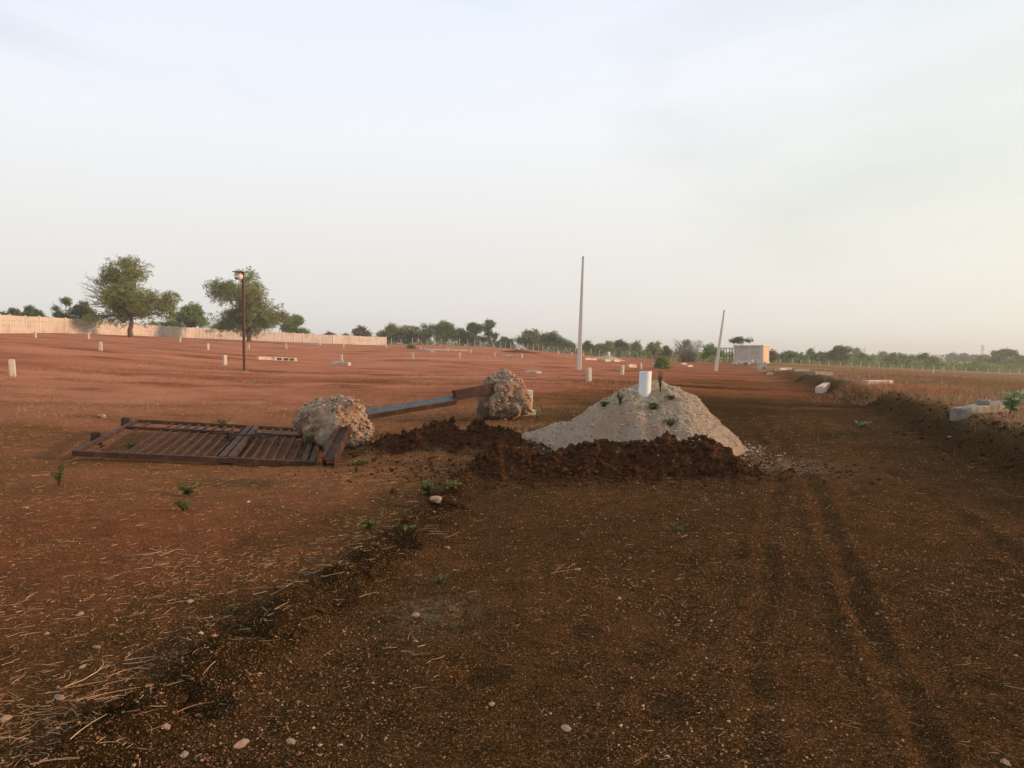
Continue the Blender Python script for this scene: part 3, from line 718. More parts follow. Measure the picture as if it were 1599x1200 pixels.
def gate_posts():
    # near post, lying along the right end of the gate
    c1 = ground_pt(522, 12.15)
    r1 = empty('gate_post', c1); tag(r1, 'brown steel gate post with rough concrete footing at the gate end', 'gate post', 'uprooted gate posts')
    footing(r1, (0, 0.1, .36), (1.04, .85, .88), 4, .1)
    a = np.array([-2.53, 10.42, .06 + H(-2.53, 10.42)]) - c1; b = np.array([-2.62, 12.2, .40 + c1[2]]) - c1
    mb = MB(); mb.bar(a + (-.0, 0, .02), b + (0, 0, .02), .15, .022); link('web', mb.mesh('web', M['steel']), r1)
    for s in (-.078, .078):
        mb = MB(); mb.bar(a + (s, 0, .0), b + (s, 0, .0), .018, .15); link('flange', mb.mesh('flange', M['steel']), r1)
    # far post, lying to the left behind the near footing
    c2 = ground_pt(789, 15.5)
    r2 = empty('gate_post', c2); tag(r2, 'steel gate post lying behind, with its rough footing near the sand heap', 'gate post', 'uprooted gate posts')
    footing(r2, (0, .05, .46), (.88, .8, .95), 11, -.2)
    k = world_at(709, 618, 14.9) - c2; e_ = world_at(560, 646, 13.35) - c2; s_ = world_at(790, 603, 15.4) - c2
    dvec = (k - s_) / np.linalg.norm(k - s_)
    mb = MB(); mb.bar(s_, k, .15, .20); link('post_sleeve', mb.mesh('post_sleeve', M['steel']), r2)
    k2 = k - np.array([0, 0, .05]); ax = (e_ - k2) / np.linalg.norm(e_ - k2)
    side = np.cross(ax, [0, 0, 1.]); side /= np.linalg.norm(side); side = side if side[1] < 0 else -side     # towards the viewer
    roll = R(24); tilt_v = side * math.cos(roll) - np.array([0, 0, 1.]) * math.sin(roll); nrm = np.cross(ax, tilt_v); nrm = nrm if nrm[2] > 0 else -nrm
    mb = MB(); mb.bar(k2, e_, .20, .02, up=nrm); link('web', mb.mesh('web', M['steel_top']), r2)
    for s in (-.095, .095):
        mb = MB(); mb.bar(k2 + tilt_v * s - nrm * .045, e_ + tilt_v * s - nrm * .045, .016, .10, up=nrm); link('flange', mb.mesh('flange', M['steel']), r2)
    # plain stone standing behind the far footing
    p = ground_pt(824, 16.2); mb = MB(); mb.box((-.07, -.07, -.2), (.07, .07, .52), .015); mb.box((-.12, -.09, -.1), (.16, .09, .10), .02)
    tag(link('marker_stone', mb.mesh('marker_stone_broken', M['marker']), None, p, (.03, .06, .3)), 'pale broken marker stone standing against the far concrete footing', 'marker stone', 'plot marker stones')
gate_posts()

# ------------------------------------------------------------------ sand heap, white pipe, dug soil
def grid_obj(name, x0, x1, y0, y1, nx, ny, fn, mat, sink=.06):
    X, Y = np.meshgrid(np.linspace(x0, x1, nx), np.linspace(y0, y1, ny))
    base = height(X.ravel(), Y.ravel()).reshape(X.shape); h = fn(X, Y)
    Z = np.where(h > .002, base + h, base - sink - .05)
    Z = base - sink + np.maximum(h + sink * sstep(-.02, .05, h), 0)
    idx = np.arange(nx * ny).reshape(ny, nx)
    q = np.stack([idx[:-1, :-1], idx[:-1, 1:], idx[1:, 1:], idx[1:, :-1]], -1).reshape(-1, 4)
    keep = (h.ravel()[q] > -.015).any(1)
    return mesh_np(name, np.stack([X, Y, Z], -1).reshape(-1, 3), q[keep], mat), (X, Y, Z)
def sand_h(X, Y):
    wob = .16 * fbm(X * 1.1, Y * 1.1, 3, 120)
    main = .97 * (1 - (np.hypot((X - 2.14) / 1.0, (Y - 11.9) / 1.05) * (1 + .6 * wob) / 1.45) ** 2.1)
    lobe = .46 - .60 * np.hypot((X - 1.15) / 1.1, (Y - 12.6) / .9) * (1 + wob)
    h = np.maximum(main, lobe) + .035 * np.exp(-((main - lobe) / .1) ** 2)
    h = h + .15 * fbm(X * 1.9, Y * 1.9, 4, 127) + .030 * ridged(X * 7, Y * 7, 4, 128)
    return h
me, _ = grid_obj('sand_heap', -.9, 4.3, 10.2, 14.6, 210, 180, sand_h, M['sand'])
tag(link('sand_heap', me), 'pale sandy heap around the white pipe', 'heap')
def soil_h(X, Y):
    t = (X + .55) / 3.65
    env = sstep(-.05, .12, t) * sstep(1.04, .86, t)
    yc = 10.08 + .30 * np.sin(t * 3.1) * .6 - .25 * sstep(.75, 1, t); wid = .72 + .12 * fbm(X * 1.2, X * 0 + 1, 2, 131)
    crest = .11 + .10 * sstep(.2, .55, t) + .05 * sstep(.5, .8, t) + .10 * np.exp(-((X - 2.45) / .30) ** 2) + .10 * fbm(X * 1.6, X * 0, 2, 133)
    prof = np.clip(1 - np.abs((Y - yc) / (wid * np.where(Y < yc, 1.35, 1.0))) ** 1.15, -.4, 1)
    h = env * crest * prof * 1.15 + np.clip((prof + .25) * 1.6, 0, 1) * env * (.13 * ridged(X * 2.6, Y * 2.6, 5, 137) - .02 + .05 * fbm(X * 9, Y * 9, 4, 139, .65))
    return h - .02 * (1 - env)
me, (sX, sY, sZ) = grid_obj('soil_heap', -1.0, 3.5, 8.9, 11.0, 300, 150, soil_h, M['clod'])
heap = tag(link('soil_heap', me), 'ridge of dark dug-up soil clods in front of the sand heap', 'heap')
def clod_mesh(seed):
    r = np.random.default_rng(seed)
    # one subdivision of an icosahedron, roughened
    v = ICO_V.tolist(); f = []; cache = {}
    def mid(a, b):
        k = (min(a, b), max(a, b))
        if k not in cache:
            m = (np.array(v[a]) + np.array(v[b])) / 2; v.append((m / np.linalg.norm(m)).tolist()); cache[k] = len(v) - 1
        return cache[k]
    for a, b, c in ICO_F: x, y, z = mid(a, b), mid(b, c), mid(c, a); f += [(a, x, z), (b, y, x), (c, z, y), (x, y, z)]
    v = np.array(v) * (1 + r.uniform(-.33, .30, (len(v), 1))) * r.uniform(.75, 1.2, 3)
    return mesh_np('clod', v, np.array(f), M['clod'], True)
clods = [clod_mesh(s) for s in range(8)]
zs = soil_h(sX, sY); cand = np.argwhere((zs > .05))
r9 = np.random.default_rng(5)
for k in range(290):
    a, b = cand[r9.integers(len(cand))]; s = r9.uniform(.014, .055) * (1 if k % 12 else 1.6)
    o = link('clod', clods[k % 8], heap, (sX[a, b], sY[a, b], sZ[a, b] + s * .25), tuple(r9.uniform(0, 6, 3))); o.scale = (s, s * r9.uniform(.7, 1), s * .8)
# loose clods over the track berm, bank and the dug strip between the footings: too many to count
def scatter_mask(n, fn, x0, x1, y0, y1, r):
    x, y = r.uniform(x0, x1, n * 6), r.uniform(y0, y1, n * 6); k = r.uniform(size=n * 6) < fn(x, y)
    return x[k][:n], y[k][:n]
r10 = np.random.default_rng(8)
xb, yb_ = scatter_mask(8500, lambda x, y: np.clip(rough_mask(x, y)[0] * .9 + rough_mask(x, y)[1] * 1.0 + rough_mask(x, y)[2] * .7 * (y < 28) + .8 * np.exp(-((x - 1.2) / 1.7) ** 4 - ((y - 9.2) / .35) ** 2), 0, 1), -3, 12, 2.4, 28, r10)
sz = r10.gamma(1.6, .0095, len(xb)) + .004; sz = np.minimum(sz * .8, .06)
v, f, t = stones_batch(np.stack([xb, yb_, height(xb, yb_) + sz * .15], 1), sz, .75, True, r10, .42)
tag(link('loose_clods', mesh_np('loose_clods', v, f, M['clod'], False)), 'dark loose soil clods along the edges of the dirt track', 'soil clods', kind='stuff')

# churned red-brown earth between the two footings
def churn_h(X, Y):
    env = np.exp(-(((X + 1.0) / 1.15) ** 4 + ((Y - 12.35 - .25 * X) / .75) ** 4))
    return env * (.07 + .17 * ridged(X * 2.7, Y * 2.7, 5, 237) + .05 * fbm(X * 9, Y * 9, 4, 239, .65)) - .03 * (1 - env)
me, (cX, cY, cZ) = grid_obj('soil_heap', -2.7, .7, 11.0, 13.7, 200, 160, churn_h, M['clod'])
churn = tag(link('soil_heap', me), 'low churned red-brown clods between the two concrete footings', 'heap')
cand = np.argwhere(churn_h(cX, cY) > .04)
for k in range(120):
    a, b = cand[r9.integers(len(cand))]; sc = r9.uniform(.012, .06)
    o = link('clod', clods[k % 8], churn, (cX[a, b], cY[a, b], cZ[a, b] + sc * .25), tuple(r9.uniform(0, 6, 3))); o.scale = (sc, sc * r9.uniform(.7, 1), sc * .8)
# crumbs running out from the heaps
q = r10.normal(size=(9000, 2)); xa = np.where(np.arange(9000) % 3 == 0, -1.0 + q[:, 0] * 1.0, 1.25 + q[:, 0] * 1.25); ya = np.where(np.arange(9000) % 3 == 0, 12.2 + q[:, 1] * .75, 9.75 + q[:, 1] * .5)
sz = np.minimum(r10.gamma(1.3, .008, 9000) + .004, .045)
za = height(xa, ya) + np.maximum(np.where(ya < 11, soil_h(xa, ya), churn_h(xa, ya)), 0)
v, f, t = stones_batch(np.stack([xa, ya, za + sz * .2], 1), sz, .8, False, r10, .4)
tag(link('soil_crumbs', mesh_np('soil_crumbs', v, f, M['clod'], False)), 'dark soil crumbs scattered round the dug earth', 'soil crumbs', kind='stuff')
aa = r10.uniform(0, 6.3, 9000); ra = np.abs(r10.normal(size=9000)) * .42 + r10.uniform(.3, 1.35, 9000)
xa, ya = 2.14 + np.cos(aa) * ra, 11.9 + np.sin(aa) * ra * 1.05; sz = np.minimum(r10.gamma(1.4, .005, 9000) + .003, .03)
za = height(xa, ya) + np.maximum(np.maximum(sand_h(xa, ya), np.where((ya > 8.9) & (ya < 11), soil_h(xa, ya), 0)), 0)
v, f, t = stones_batch(np.stack([xa, ya, za + sz * .1], 1), sz, .8, False, r10, .35)
tag(link('sand_grit', mesh_np('sand_grit', v, f, M['crumb'], False, dict(tint=t))), 'pale grit on and around the near sand heap', 'grit', kind='stuff')

def pipe(px, d, top_py, bot_py, rad, label, lean=.05):
    """an open plastic casing pipe standing up out of a heap"""
    c = world_at(px, bot_py, d); t = px_z(top_py, px, d)
    n = 40; a = np.linspace(0, 2 * np.pi, n, endpoint=False); vs = []
    for rr, z in ((rad, c[2] - .5), (rad, t), (rad * .9, t), (rad * .9, t - .5)):
        vs.append(np.stack([rr * np.cos(a) + lean * (z - c[2]), rr * np.sin(a), np.full(n, z - c[2])], 1))
    i = np.arange(n); j = (i + 1) % n
    q = np.concatenate([np.stack([k*n+i, k*n+j, (k+1)*n+j, (k+1)*n+i], 1) for k in range(3)])
    me = mesh_np('casing_pipe', np.concatenate(vs), q, M['pvc'])
    me.polygons.foreach_set('use_smooth', np.ones(len(me.polygons), bool))
    es = me.edges; 
    o = link('casing_pipe', me, None, c); me.set_sharp_from_angle(angle=R(40))
    return tag(o, label, 'pipe', 'white borehole pipes')
pipe(1006.5, 11.55, 580, 612, .092, 'white plastic pipe standing in the near sand heap')
def far_mound(X, Y):
    return .46 - .26 * np.hypot((X - c_[0]) / 1.0, (Y - c_[1]) / 1.2) ** 1.0 + .03 * fbm(X * 2, Y * 2, 2, 150)
c_ = ground_pt(951, 79)
me, _ = grid_obj('sand_heap', c_[0] - 2.4, c_[0] + 2.4, c_[1] - 2.6, c_[1] + 2.6, 50, 50, far_mound, M['sand'])
tag(link('sand_heap', me), 'low far sandy heap with a small white pipe, right of the tall pole', 'heap')
pz = c_[2] + .42; py_b = HOR - (pz - CAM_H) * F_PX / 79
pipe(951, 79, py_b - 6, py_b, .12, 'tiny white pipe on the far low heap', 0)
# dark low earth mound on the left plot
c_ = ground_pt(812, 90)
def low_mound(X, Y): return .38 - .22 * np.hypot((X - c_[0]) / 1.5, (Y - c_[1]) / 1.4) ** 1.3 + .10 * ridged(X, Y, 3, 161)
me, _ = grid_obj('earth_mound', c_[0] - 9, c_[0] + 9, c_[1] - 6, c_[1] + 6, 70, 50, low_mound, M['red_earth'])
tag(link('earth_mound', me), 'long low dark earth mound on the red plot before the fence', 'mound')

# ------------------------------------------------------------------ trees and bushes
def tree(name, px, d, top_py, width_px, leaf, seed, label, group=None, style='tree', base_py=None, trunk_frac=.3, lean=0.0, lobes=10, density=1.0, bare=None, leafsize=None, lobe_r=1.0):
    r = np.random.default_rng(seed)
    b = ground_pt(px, d); ht = max(px_z(top_py, px, d) - b[2], .8); W = width_px * d / F_PX
    root = empty(name, b); tag(root, label, 'bush' if style in ('bush', 'bare') else 'tree', group)
    lobe_r *= r.uniform(.75, 1.35) if lobes < 30 else 1; th = ht * trunk_frac; rad = max(.035 * ht ** .9, .03) * (1.0 if style == 'tree' else .55)
    # lobe centres fill an uneven crown
    cen, lr = [], []
    zlo = th * (.30 if style == 'tree' else 1.0); ch = ht - zlo
    for k in range(lobes):
        for _ in range(30):
            q = r.uniform(-1, 1, 3)
            if (q ** 2).sum() < 1: break
        if style == 'flat': q[2] = abs(q[2]) * .5 + .4
        env = np.sqrt(max(.05, 1 - abs(q[2]) ** 1.6 * (.55 if q[2] < 0 else 1)))
        R_ = r.uniform(.10, .20) * min(W, ch * 1.3) * lobe_r
        c = np.array([q[0] * (W / 2 - R_ * .7) * env + lean * (q[2] + 1) * .5, q[1] * (W / 2 - R_ * .7) * env, zlo + ch * .5 + q[2] * (ch / 2 - R_ * .55)])
        cen.append(c); lr.append(R_)
    # one lobe at the very top, one at each side
    cen[0] = np.array([lean + r.uniform(-.1, .1) * W, 0, ht - lr[0] * .75]);
    if lobes > 4:
        cen[1][0] = -W / 2 + lr[1] * .8; cen[2][0] = W / 2 - lr[2] * .8
    if lobes > 30:
        for k in range(3, 12): cen[k] = np.array([(-1) ** k * r.uniform(.08, .36) * W, r.uniform(-.3, .3) * W, ht * r.uniform(.24, .42)])
    cen, lr = np.array(cen), np.array(lr)
    mb = MB()
    if style in ('tree', 'flat'):
        fork = np.array([lean * .35, 0, th * 1.1])
        pts = [np.array([0, 0, -.3]), np.array([lean * .05, .0, th * .35]) + r.normal(size=3) * .02 * ht, np.array([lean * .2, 0, th * .75]) + r.normal(size=3) * .02 * ht, fork]
        mb.tube(pts, [rad * 1.35, rad * 1.05, rad * .92, rad * .8], 9)
        for c in cen:
            m1 = fork + (c - fork) * .45 + r.normal(size=3) * .06 * ht * np.array([1, 1, .4]); m1[2] = max(m1[2], th * .9, c[2] * .9)
            mb.tube([fork - (0, 0, .1), m1, c], [rad * .5, rad * .3, rad * .08], 6)
            for _ in range(3):
                e_ = c + np.clip(r.normal(size=3), -1, 1) * lr.mean() * .55; mb.tube([m1 + (c - m1) * r.uniform(0, .6), (c + e_) / 2 + r.normal(size=3) * .1, e_], [rad * .16, rad * .1, rad * .03], 4)
    else:
        for c in cen:
            s0 = np.array([r.uniform(-.15, .15) * W, r.uniform(-.1, .1) * W, -.1]); mb.tube([s0, (s0 + c) / 2 + r.normal(size=3) * .05 * ht, c], [rad * .6, rad * .4, rad * .12], 5)
    if style == 'bare':
        for k in range(260):
            a0 = np.array([r.normal() * W * .12, r.normal() * W * .1, 0]); a1 = np.array([r.uniform(-.5, .5) * W, r.uniform(-.4, .4) * W, ht * r.uniform(.45, 1.0)])
            mb.tube([a0, (a0 + a1) * .5 + r.normal(size=3) * .08 * W, a1], [.04, .03, .015], 3)
    link('trunk' if style in ('tree', 'flat') else 'stems', mb.mesh('trunk', M['twig' if style == 'bare' else 'bark'], True), root)
    # leaves in tufts round the lobes
    ls = leafsize or max(.10, d * .0011)
    C, T = [], []
    for c, R_ in zip(cen, lr):
        nt_ = int(max(10, 46 * density * (R_ / ls / 7) ** 1.5)); nt_ = min(nt_, 110)
        dirs = r.normal(size=(nt_, 3)); dirs /= np.linalg.norm(dirs, axis=1)[:, None]
        tc_ = c + dirs * R_ * r.uniform(.35, 1.08, (nt_, 1)) * np.array([1.1, 1.1, .5 if style == 'flat' else .82])
        if bare is not None: tc_ = tc_[~((tc_[:, 0] < bare[0]) & (tc_[:, 2] > bare[1]) & (tc_[:, 2] < bare[2]))]
        for q in tc_:
            m = r.integers(9, 17); C.append(q + r.normal(size=(m, 3)) * ls * np.array([1.5, 1.5, 1.0])); T.append(np.clip(np.full(m, r.uniform(0, .95)) + r.normal(size=m) * .12, 0, 1))
    if style == 'bare': C, T = C[::3], T[::3]
    C, T = np.concatenate(C), np.concatenate(T)
    C = C[:]; ok = C[:, 2] > .12; C, T = C[ok], T[ok]
    v, f, _ = leaves_batch(C, r.uniform(.6, 1.25, len(C)) * ls, r)
    link('crown', mesh_np('crown', v, f, M[leaf], False, dict(tint=np.repeat(T, 4))), root)
    return root, cen, lr, ht, W

tr, cen, lr, ht, W = tree('shade_tree', 205, 92, 400, 132, 'leaf_olive', 21, 'tall spreading tree with a half-bare left side before the wall', trunk_frac=.24, lean=-.3, lobes=38, density=1.7, bare=(-2.0, 2.6, 6.6))
# leafless branches on its left side
r = np.random.default_rng(2); mb = MB()
for k in range(60):
    a0 = np.array([-1.0 + r.normal() * .5, r.normal() * .6, r.uniform(3.2, 5.0)]); a1 = np.array([r.uniform(-5.6, -2.6), r.normal() * 1.3, r.uniform(3.4, 7.4)])
    m = (a0 + a1) / 2 + r.normal(size=3) * .35; mb.tube([a0, m, a1], [.06, .04, .012], 4)
    for _ in range(5):
        s0 = m + (a1 - m) * r.uniform(0, 1); mb.tube([s0, s0 + r.normal(size=3) * .35 + (-.25, 0, .1)], [.018, .008], 3)
link('bare_branches', mb.mesh('bare_branches', M['twig']), tr)
tree('shade_tree', 390, 118, 418, 122, 'leaf_olive', 33, 'tall spreading tree behind the lamp post', trunk_frac=.25, lean=-.3, lobes=38, density=1.7)
for px in (215, 398):
    pass
G1 = 'trees behind the boundary wall'
for i, (px, d, ty, w, lf, st, lab) in enumerate([
    (22, 112, 481, 22, 'leaf_yellow', 'bush', 'yellowish bush behind the wall at the far left'),
    (50, 115, 478, 38, 'leaf_dark', 'bush', 'dark rounded bush behind the wall, next to the yellowish one'),
    (2, 112, 487, 22, 'leaf_dark', 'bush', 'dark bush cut by the left edge of the picture'),
    (105, 118, 465, 46, 'leaf_dark', 'tree', 'loose dark tree behind the wall, left of the half-bare tree'),
    (135, 121, 471, 38, 'leaf_dark', 'tree', 'brownish dark tree touching the half-bare tree'),
    (300, 146, 473, 52, 'leaf_green', 'tree', 'round green tree behind the wall between the two tall trees'),
    (268, 142, 502, 36, 'leaf_dark', 'bush', 'low dark bush left of the round green tree'),
    (238, 138, 504, 24, 'leaf_olive', 'bush', 'low olive bush just right of the half-bare tree trunk'),
    (460, 168, 493, 42, 'leaf_green', 'tree', 'small round green tree behind the wall right of the lamp post'),
    (352, 150, 500, 34, 'leaf_dark', 'bush', 'dark bush under the tall tree behind the lamp post'),
    (515, 172, 519, 18, 'leaf_dry', 'bush', 'tiny dry bush peeping over the wall'),
    (560, 175, 510, 42, 'leaf_dry', 'tree', 'brownish thin tree above the right end of the wall')]):
    tree('tree' if st == 'tree' else 'bush', px, d, ty, w, lf, 100 + i, lab, G1, st, trunk_frac=.14 if st == 'tree' else .03, lobes=18, density=1.4)
G2 = 'trees behind the post fence'
for i, (px, ty, w, lf, st, lab) in enumerate([
    (612, 506, 44, 'leaf_olive', 'bush', 'olive bush at the end of the boundary wall'), (638, 508, 42, 'leaf_yellow', 'bush', 'bright yellow-green bush behind the post fence'),
    (663, 507, 30, 'leaf_dark', 'bush', 'dark bush between the yellow-green and the round green bush'), (691, 502, 44, 'leaf_green', 'tree', 'round green tree behind the post fence'),
    (652, 522, 30, 'leaf_dry', 'bush', 'dry brown bush low behind the post fence'),
    (720, 514, 30, 'leaf_dark', 'bush', 'low dark bush left of the tall dark pair'), (739, 505, 32, 'leaf_dark', 'tree', 'left tree of the tall dark pair'),
    (764, 500, 32, 'leaf_dark', 'tree', 'tallest dark tree of the fence row'), (736, 520, 20, 'leaf_dry', 'bush', 'rusty dry bush in front of the tall dark pair'),
    (788, 527, 24, 'leaf_dark', 'bush', 'low bush right of the tall dark pair'), (824, 516, 36, 'leaf_olive', 'tree', 'pale olive tree left of the dark rounded one'),
    (841, 531, 30, 'leaf_green', 'bush', 'low green bush under the pale olive tree'), (864, 519, 42, 'leaf_dark', 'tree', 'dark rounded tree left of the tall pole'), (889, 534, 18, 'leaf_olive', 'bush', 'small olive bush close left of the tall pole'),
    (917, 534, 22, 'leaf_dark', 'bush', 'small dark bush close right of the tall pole'), (935, 538, 26, 'leaf_yellow', 'bush', 'small bright bush right of the tall pole'),
    (951, 534, 20, 'leaf_green', 'bush', 'small green bush above the far pipe'), (968, 531, 28, 'leaf_dark', 'tree', 'rounded dark tree right above the far pipe'),
    (993, 534, 18, 'leaf_green', 'bush', 'small green bush above the white pipe'), (1016, 536, 24, 'leaf_olive', 'bush', 'olive bush right above the white pipe'),
    (1027, 534, 14, 'leaf_olive', 'tree', 'thin far tree right of the white pipe'), (1040, 541, 16, 'leaf_dry', 'bush', 'faint dry bush left of the bare thicket')]):
    tree('tree' if st == 'tree' else 'bush', px, 182 + (i % 3) * 5, ty, w, lf, 200 + i, lab, G2, st, trunk_frac=.07 if st == 'tree' else .02, lobes=18, density=1.4)
tree('bare_thicket', 1073, 150, 529, 46, 'leaf_dry', 301, 'grey-brown leafless thicket left of the leaning pole', None, 'bare', lobes=7)
tree('bush', 1110, 150, 537, 36, 'leaf_green', 302, 'green bush behind the leaning pole', None, 'bush', trunk_frac=.04)
tree('flat_topped_tree', 1155, 150, 525.5, 31, 'leaf_dark', 303, 'flat-topped tree rising behind the small grey building', None, 'flat', trunk_frac=.4, lobes=8)
G3 = 'bushes and trees beyond the right field'
for i, (px, d, ty, w, lf, st, lab) in enumerate([
    (1206, 165, 548, 18, 'leaf_dry', 'bush', 'dry bush touching the right end of the small building'), (1232, 175, 549, 26, 'leaf_green', 'bush', 'green bush first right of the small building'),
    (1249, 180, 553, 18, 'leaf_dark', 'bush', 'low dark bush second right of the small building'), (1266, 190, 545, 16, 'leaf_olive', 'tree', 'thin pale tree right of the small building'),
    (1283, 190, 550, 26, 'leaf_olive', 'bush', 'olive bush left of the tall pale one'), (1311, 185, 540, 36, 'leaf_yellow', 'bush', 'tall pale yellow-green bush beyond the right field'),
    (1337, 420, 545, 14, 'leaf_dark', 'tree', 'far dark tree just right of the tall pale bush'), (1346, 190, 551, 40, 'leaf_green', 'bush', 'wide green bush right of the tall pale bush'),
    (1378, 420, 550, 12, 'leaf_dark', 'tree', 'far small dark tree above the green bush row'), (1392, 195, 552, 34, 'leaf_olive', 'bush', 'olive bush in the middle of the right-hand row'),
    (1407, 230, 552, 20, 'leaf_green', 'bush', 'small green bush behind the middle of the right-hand row'), (1421, 195, 556, 34, 'leaf_green', 'bush', 'low green bush left of the dark rounded one'),
    (1446, 215, 551, 36, 'leaf_dark', 'tree', 'dark rounded tree at the end of the right-hand row'), (1456, 190, 561, 26, 'leaf_yellow', 'bush', 'low bright bush before the dark rounded tree'),
    (1487, 480, 553, 15, 'leaf_dark', 'tree', 'left one of two lone far trees on the ridge'), (1504, 480, 553, 13, 'leaf_dark', 'tree', 'right one of two lone far trees on the ridge'),
    (1521, 480, 557, 14, 'leaf_dry', 'bush', 'far brownish bush below the pylon'), (1534, 300, 555, 22, 'leaf_olive', 'bush', 'olive far bush left of the large dark tree'),
    (1560, 260, 549, 28, 'leaf_dark', 'tree', 'large dark tree near the right edge'), (1571, 275, 546, 34, 'leaf_dark', 'flat', 'flat-topped tree behind the large dark tree'),
    (1590, 290, 555, 26, 'leaf_dark', 'tree', 'dark tree at the right edge'), (1523, 185, 567, 46, 'leaf_green', 'bush', 'low spreading bright bush near the right edge'), (1577, 240, 560, 20, 'leaf_olive', 'bush', 'olive bush under the large dark tree')]):
    tree('bush' if st == 'bush' else 'tree', px, d, ty, w, lf, 400 + i, lab, G3, st, trunk_frac=.3 if st == 'flat' else .06 if st == 'tree' else .02, lobes=17, density=1.4)
# low undergrowth along the far side of the fields
r = np.random.default_rng(77)
n = 17000; px = r.uniform(590, 1640, n); d = r.uniform(166, 215, n); k = (px < 1120) | (px > 1200); px, d = px[k], d[k]
X = (px - 799.5) / F_PX * d; dens = fbm(X / 6, d / 6, 3, 171) > -.06; X, d = X[dens], d[dens]
tuft = .9 + 1.3 * np.clip(fbm(X / 9, d / 9, 3, 173) + .3, 0, 1)
Z = height(X, d) + r.uniform(0, 1, len(X)) ** 1.3 * tuft
v, f, t = leaves_batch(np.stack([X, d, Z], 1), r.uniform(.16, .36, len(X)), r)
tag(link('undergrowth', mesh_np('undergrowth', v, f, M['leaf_yellow'], False, dict(tint=np.clip(t, 0, 1)))), 'dry olive undergrowth along the far edge of the fields', 'undergrowth', kind='stuff')
n = 20000; px = r.uniform(950, 1640, n); d = r.uniform(172, 230, n); X = (px - 799.5) / F_PX * d
k = fbm(X / 5, d / 5, 3, 181) > .02; X, d = X[k], d[k]; Z = height(X, d) + r.uniform(0, 2.0, len(X))
v, f, t = leaves_batch(np.stack([X, d, Z], 1), r.uniform(.16, .36, len(X)), r)
tag(link('scrub', mesh_np('scrub', v, f, M['leaf_green'], False, dict(tint=t))), 'green scrub along the far edge of the fields', 'scrub', kind='stuff')
# distant woods on the plain
n = 26000; az = r.uniform(-.75, .8, n); d = r.uniform(380, 1700, n) ; X = np.tan(az) * d
k = fbm(X / 90, d / 60, 3, 191) > .08; X, d = X[k], d[k]
Z = height(X, d) + r.uniform(0, 1, len(X)) * (2.5 + 3 * np.clip(fbm(X / 40, d / 40, 2, 195) + .2, 0, 1))
v, f, t = leaves_batch(np.stack([X, d, Z], 1), r.uniform(.8, 1.7, len(X)), r)
tag(link('distant_wood', mesh_np('distant_wood', v, f, M['leaf_dark'], False, dict(tint=t))), 'hazy distant woods on the plain', 'wood', kind='stuff')

# fences ----------------------------------------------------------------------
def fence(name, posts, label, braces=(), hgt=1.45, th=.11):
    o = None; root = None; tops = []
    for px, d in posts:
        p = ground_pt(px, d)
        if root is None: root = empty(name, p); o = p; tag(root, label, 'fence')
        r = np.random.default_rng(int(px * 7)); h = hgt * r.uniform(.85, 1.1); ln = r.normal() * .05
        mb = MB(); mb.bar((0, 0, -.3), (ln * h, 0, h), th); link('post', mb.mesh('post', M['wallpost']), root, p - o)
        tops.append(p - o)
        if px in braces:
            for s in (-1, 1):
                mb = MB(); mb.bar((s * .9, .05, -.2), (s * .06, .05, h * .85), .09); link('brace', mb.mesh('brace', M['wallpost']), root, p - o)
    for z in (.45, .85, 1.2):
        mb = MB(); mb.tube([t + np.array([0, -.07, z * hgt / 1.45]) for t in tops], .006, 3, False); link('wire', mb.mesh('wire', M['tower']), root)
pl = [611, 626, 643, 654, 667, 678, 690, 703, 717, 731, 741, 750, 760, 770, 781, 789, 797, 807, 816, 824, 833, 841, 848, 857, 864, 871, 884, 890, 899, 912, 924, 936, 948, 960, 972, 984, 996, 1008]
fence('post_fence', [(p, float(np.interp(p, [600, 800, 900, 1010], [158, 164, 172, 178]))) for p in pl], 'post fence with slanting braces below the left bush row', (654, 703, 760, 816, 857, 884))
fence('post_fence', [(p, 160.0) for p in (1219, 1238, 1251, 1264, 1279, 1294, 1313, 1330, 1344, 1357, 1373, 1391, 1408, 1424, 1441, 1458, 1474, 1489, 1508, 1526, 1543, 1560, 1577, 1592, 1608)], 'low post fence along the far edge of the right field', (), 1.0, .10)

def pylon(px, d, py_top, label):
    b = ground_pt(px, d); h = px_z(py_top, px, d) - b[2]
    root = empty('pylon', b); tag(root, label, 'pylon', 'far pylons')
    def w(z): return .11 * h * (1 - z / h) ** 1.2 + .02 * h
    mb = MB(); zs = np.linspace(0, h, 9)
    for sx in (-1, 1):
        for sy in (-1, 1):
            for a, b2 in zip(zs[:-1], zs[1:]): mb.bar((sx * w(a), sy * w(a), a), (sx * w(b2), sy * w(b2), b2), .22)
    link('leg_frame', mb.mesh('leg_frame', M['tower']), root)
    mb = MB()
    for a, b2 in zip(zs[:-1], zs[1:]):
        for sy in (-1, 1): mb.bar((-w(a), sy * w(a), a), (w(b2), sy * w(b2), b2), .14); mb.bar((w(a), sy * w(a), a), (-w(b2), sy * w(b2), b2), .14)
    link('lattice', mb.mesh('lattice', M['tower']), root)
    for z in (.62, .76, .9):
        mb = MB(); mb.bar((-.17 * h, 0, z * h), (.17 * h, 0, z * h), .25, .35); link('cross_arm', mb.mesh('cross_arm', M['tower']), root)
pylon(1534, 900, 539, 'faint far pylon near the right edge')
pylon(1350, 1150, 543, 'faintest far pylon above the right-hand bush row')

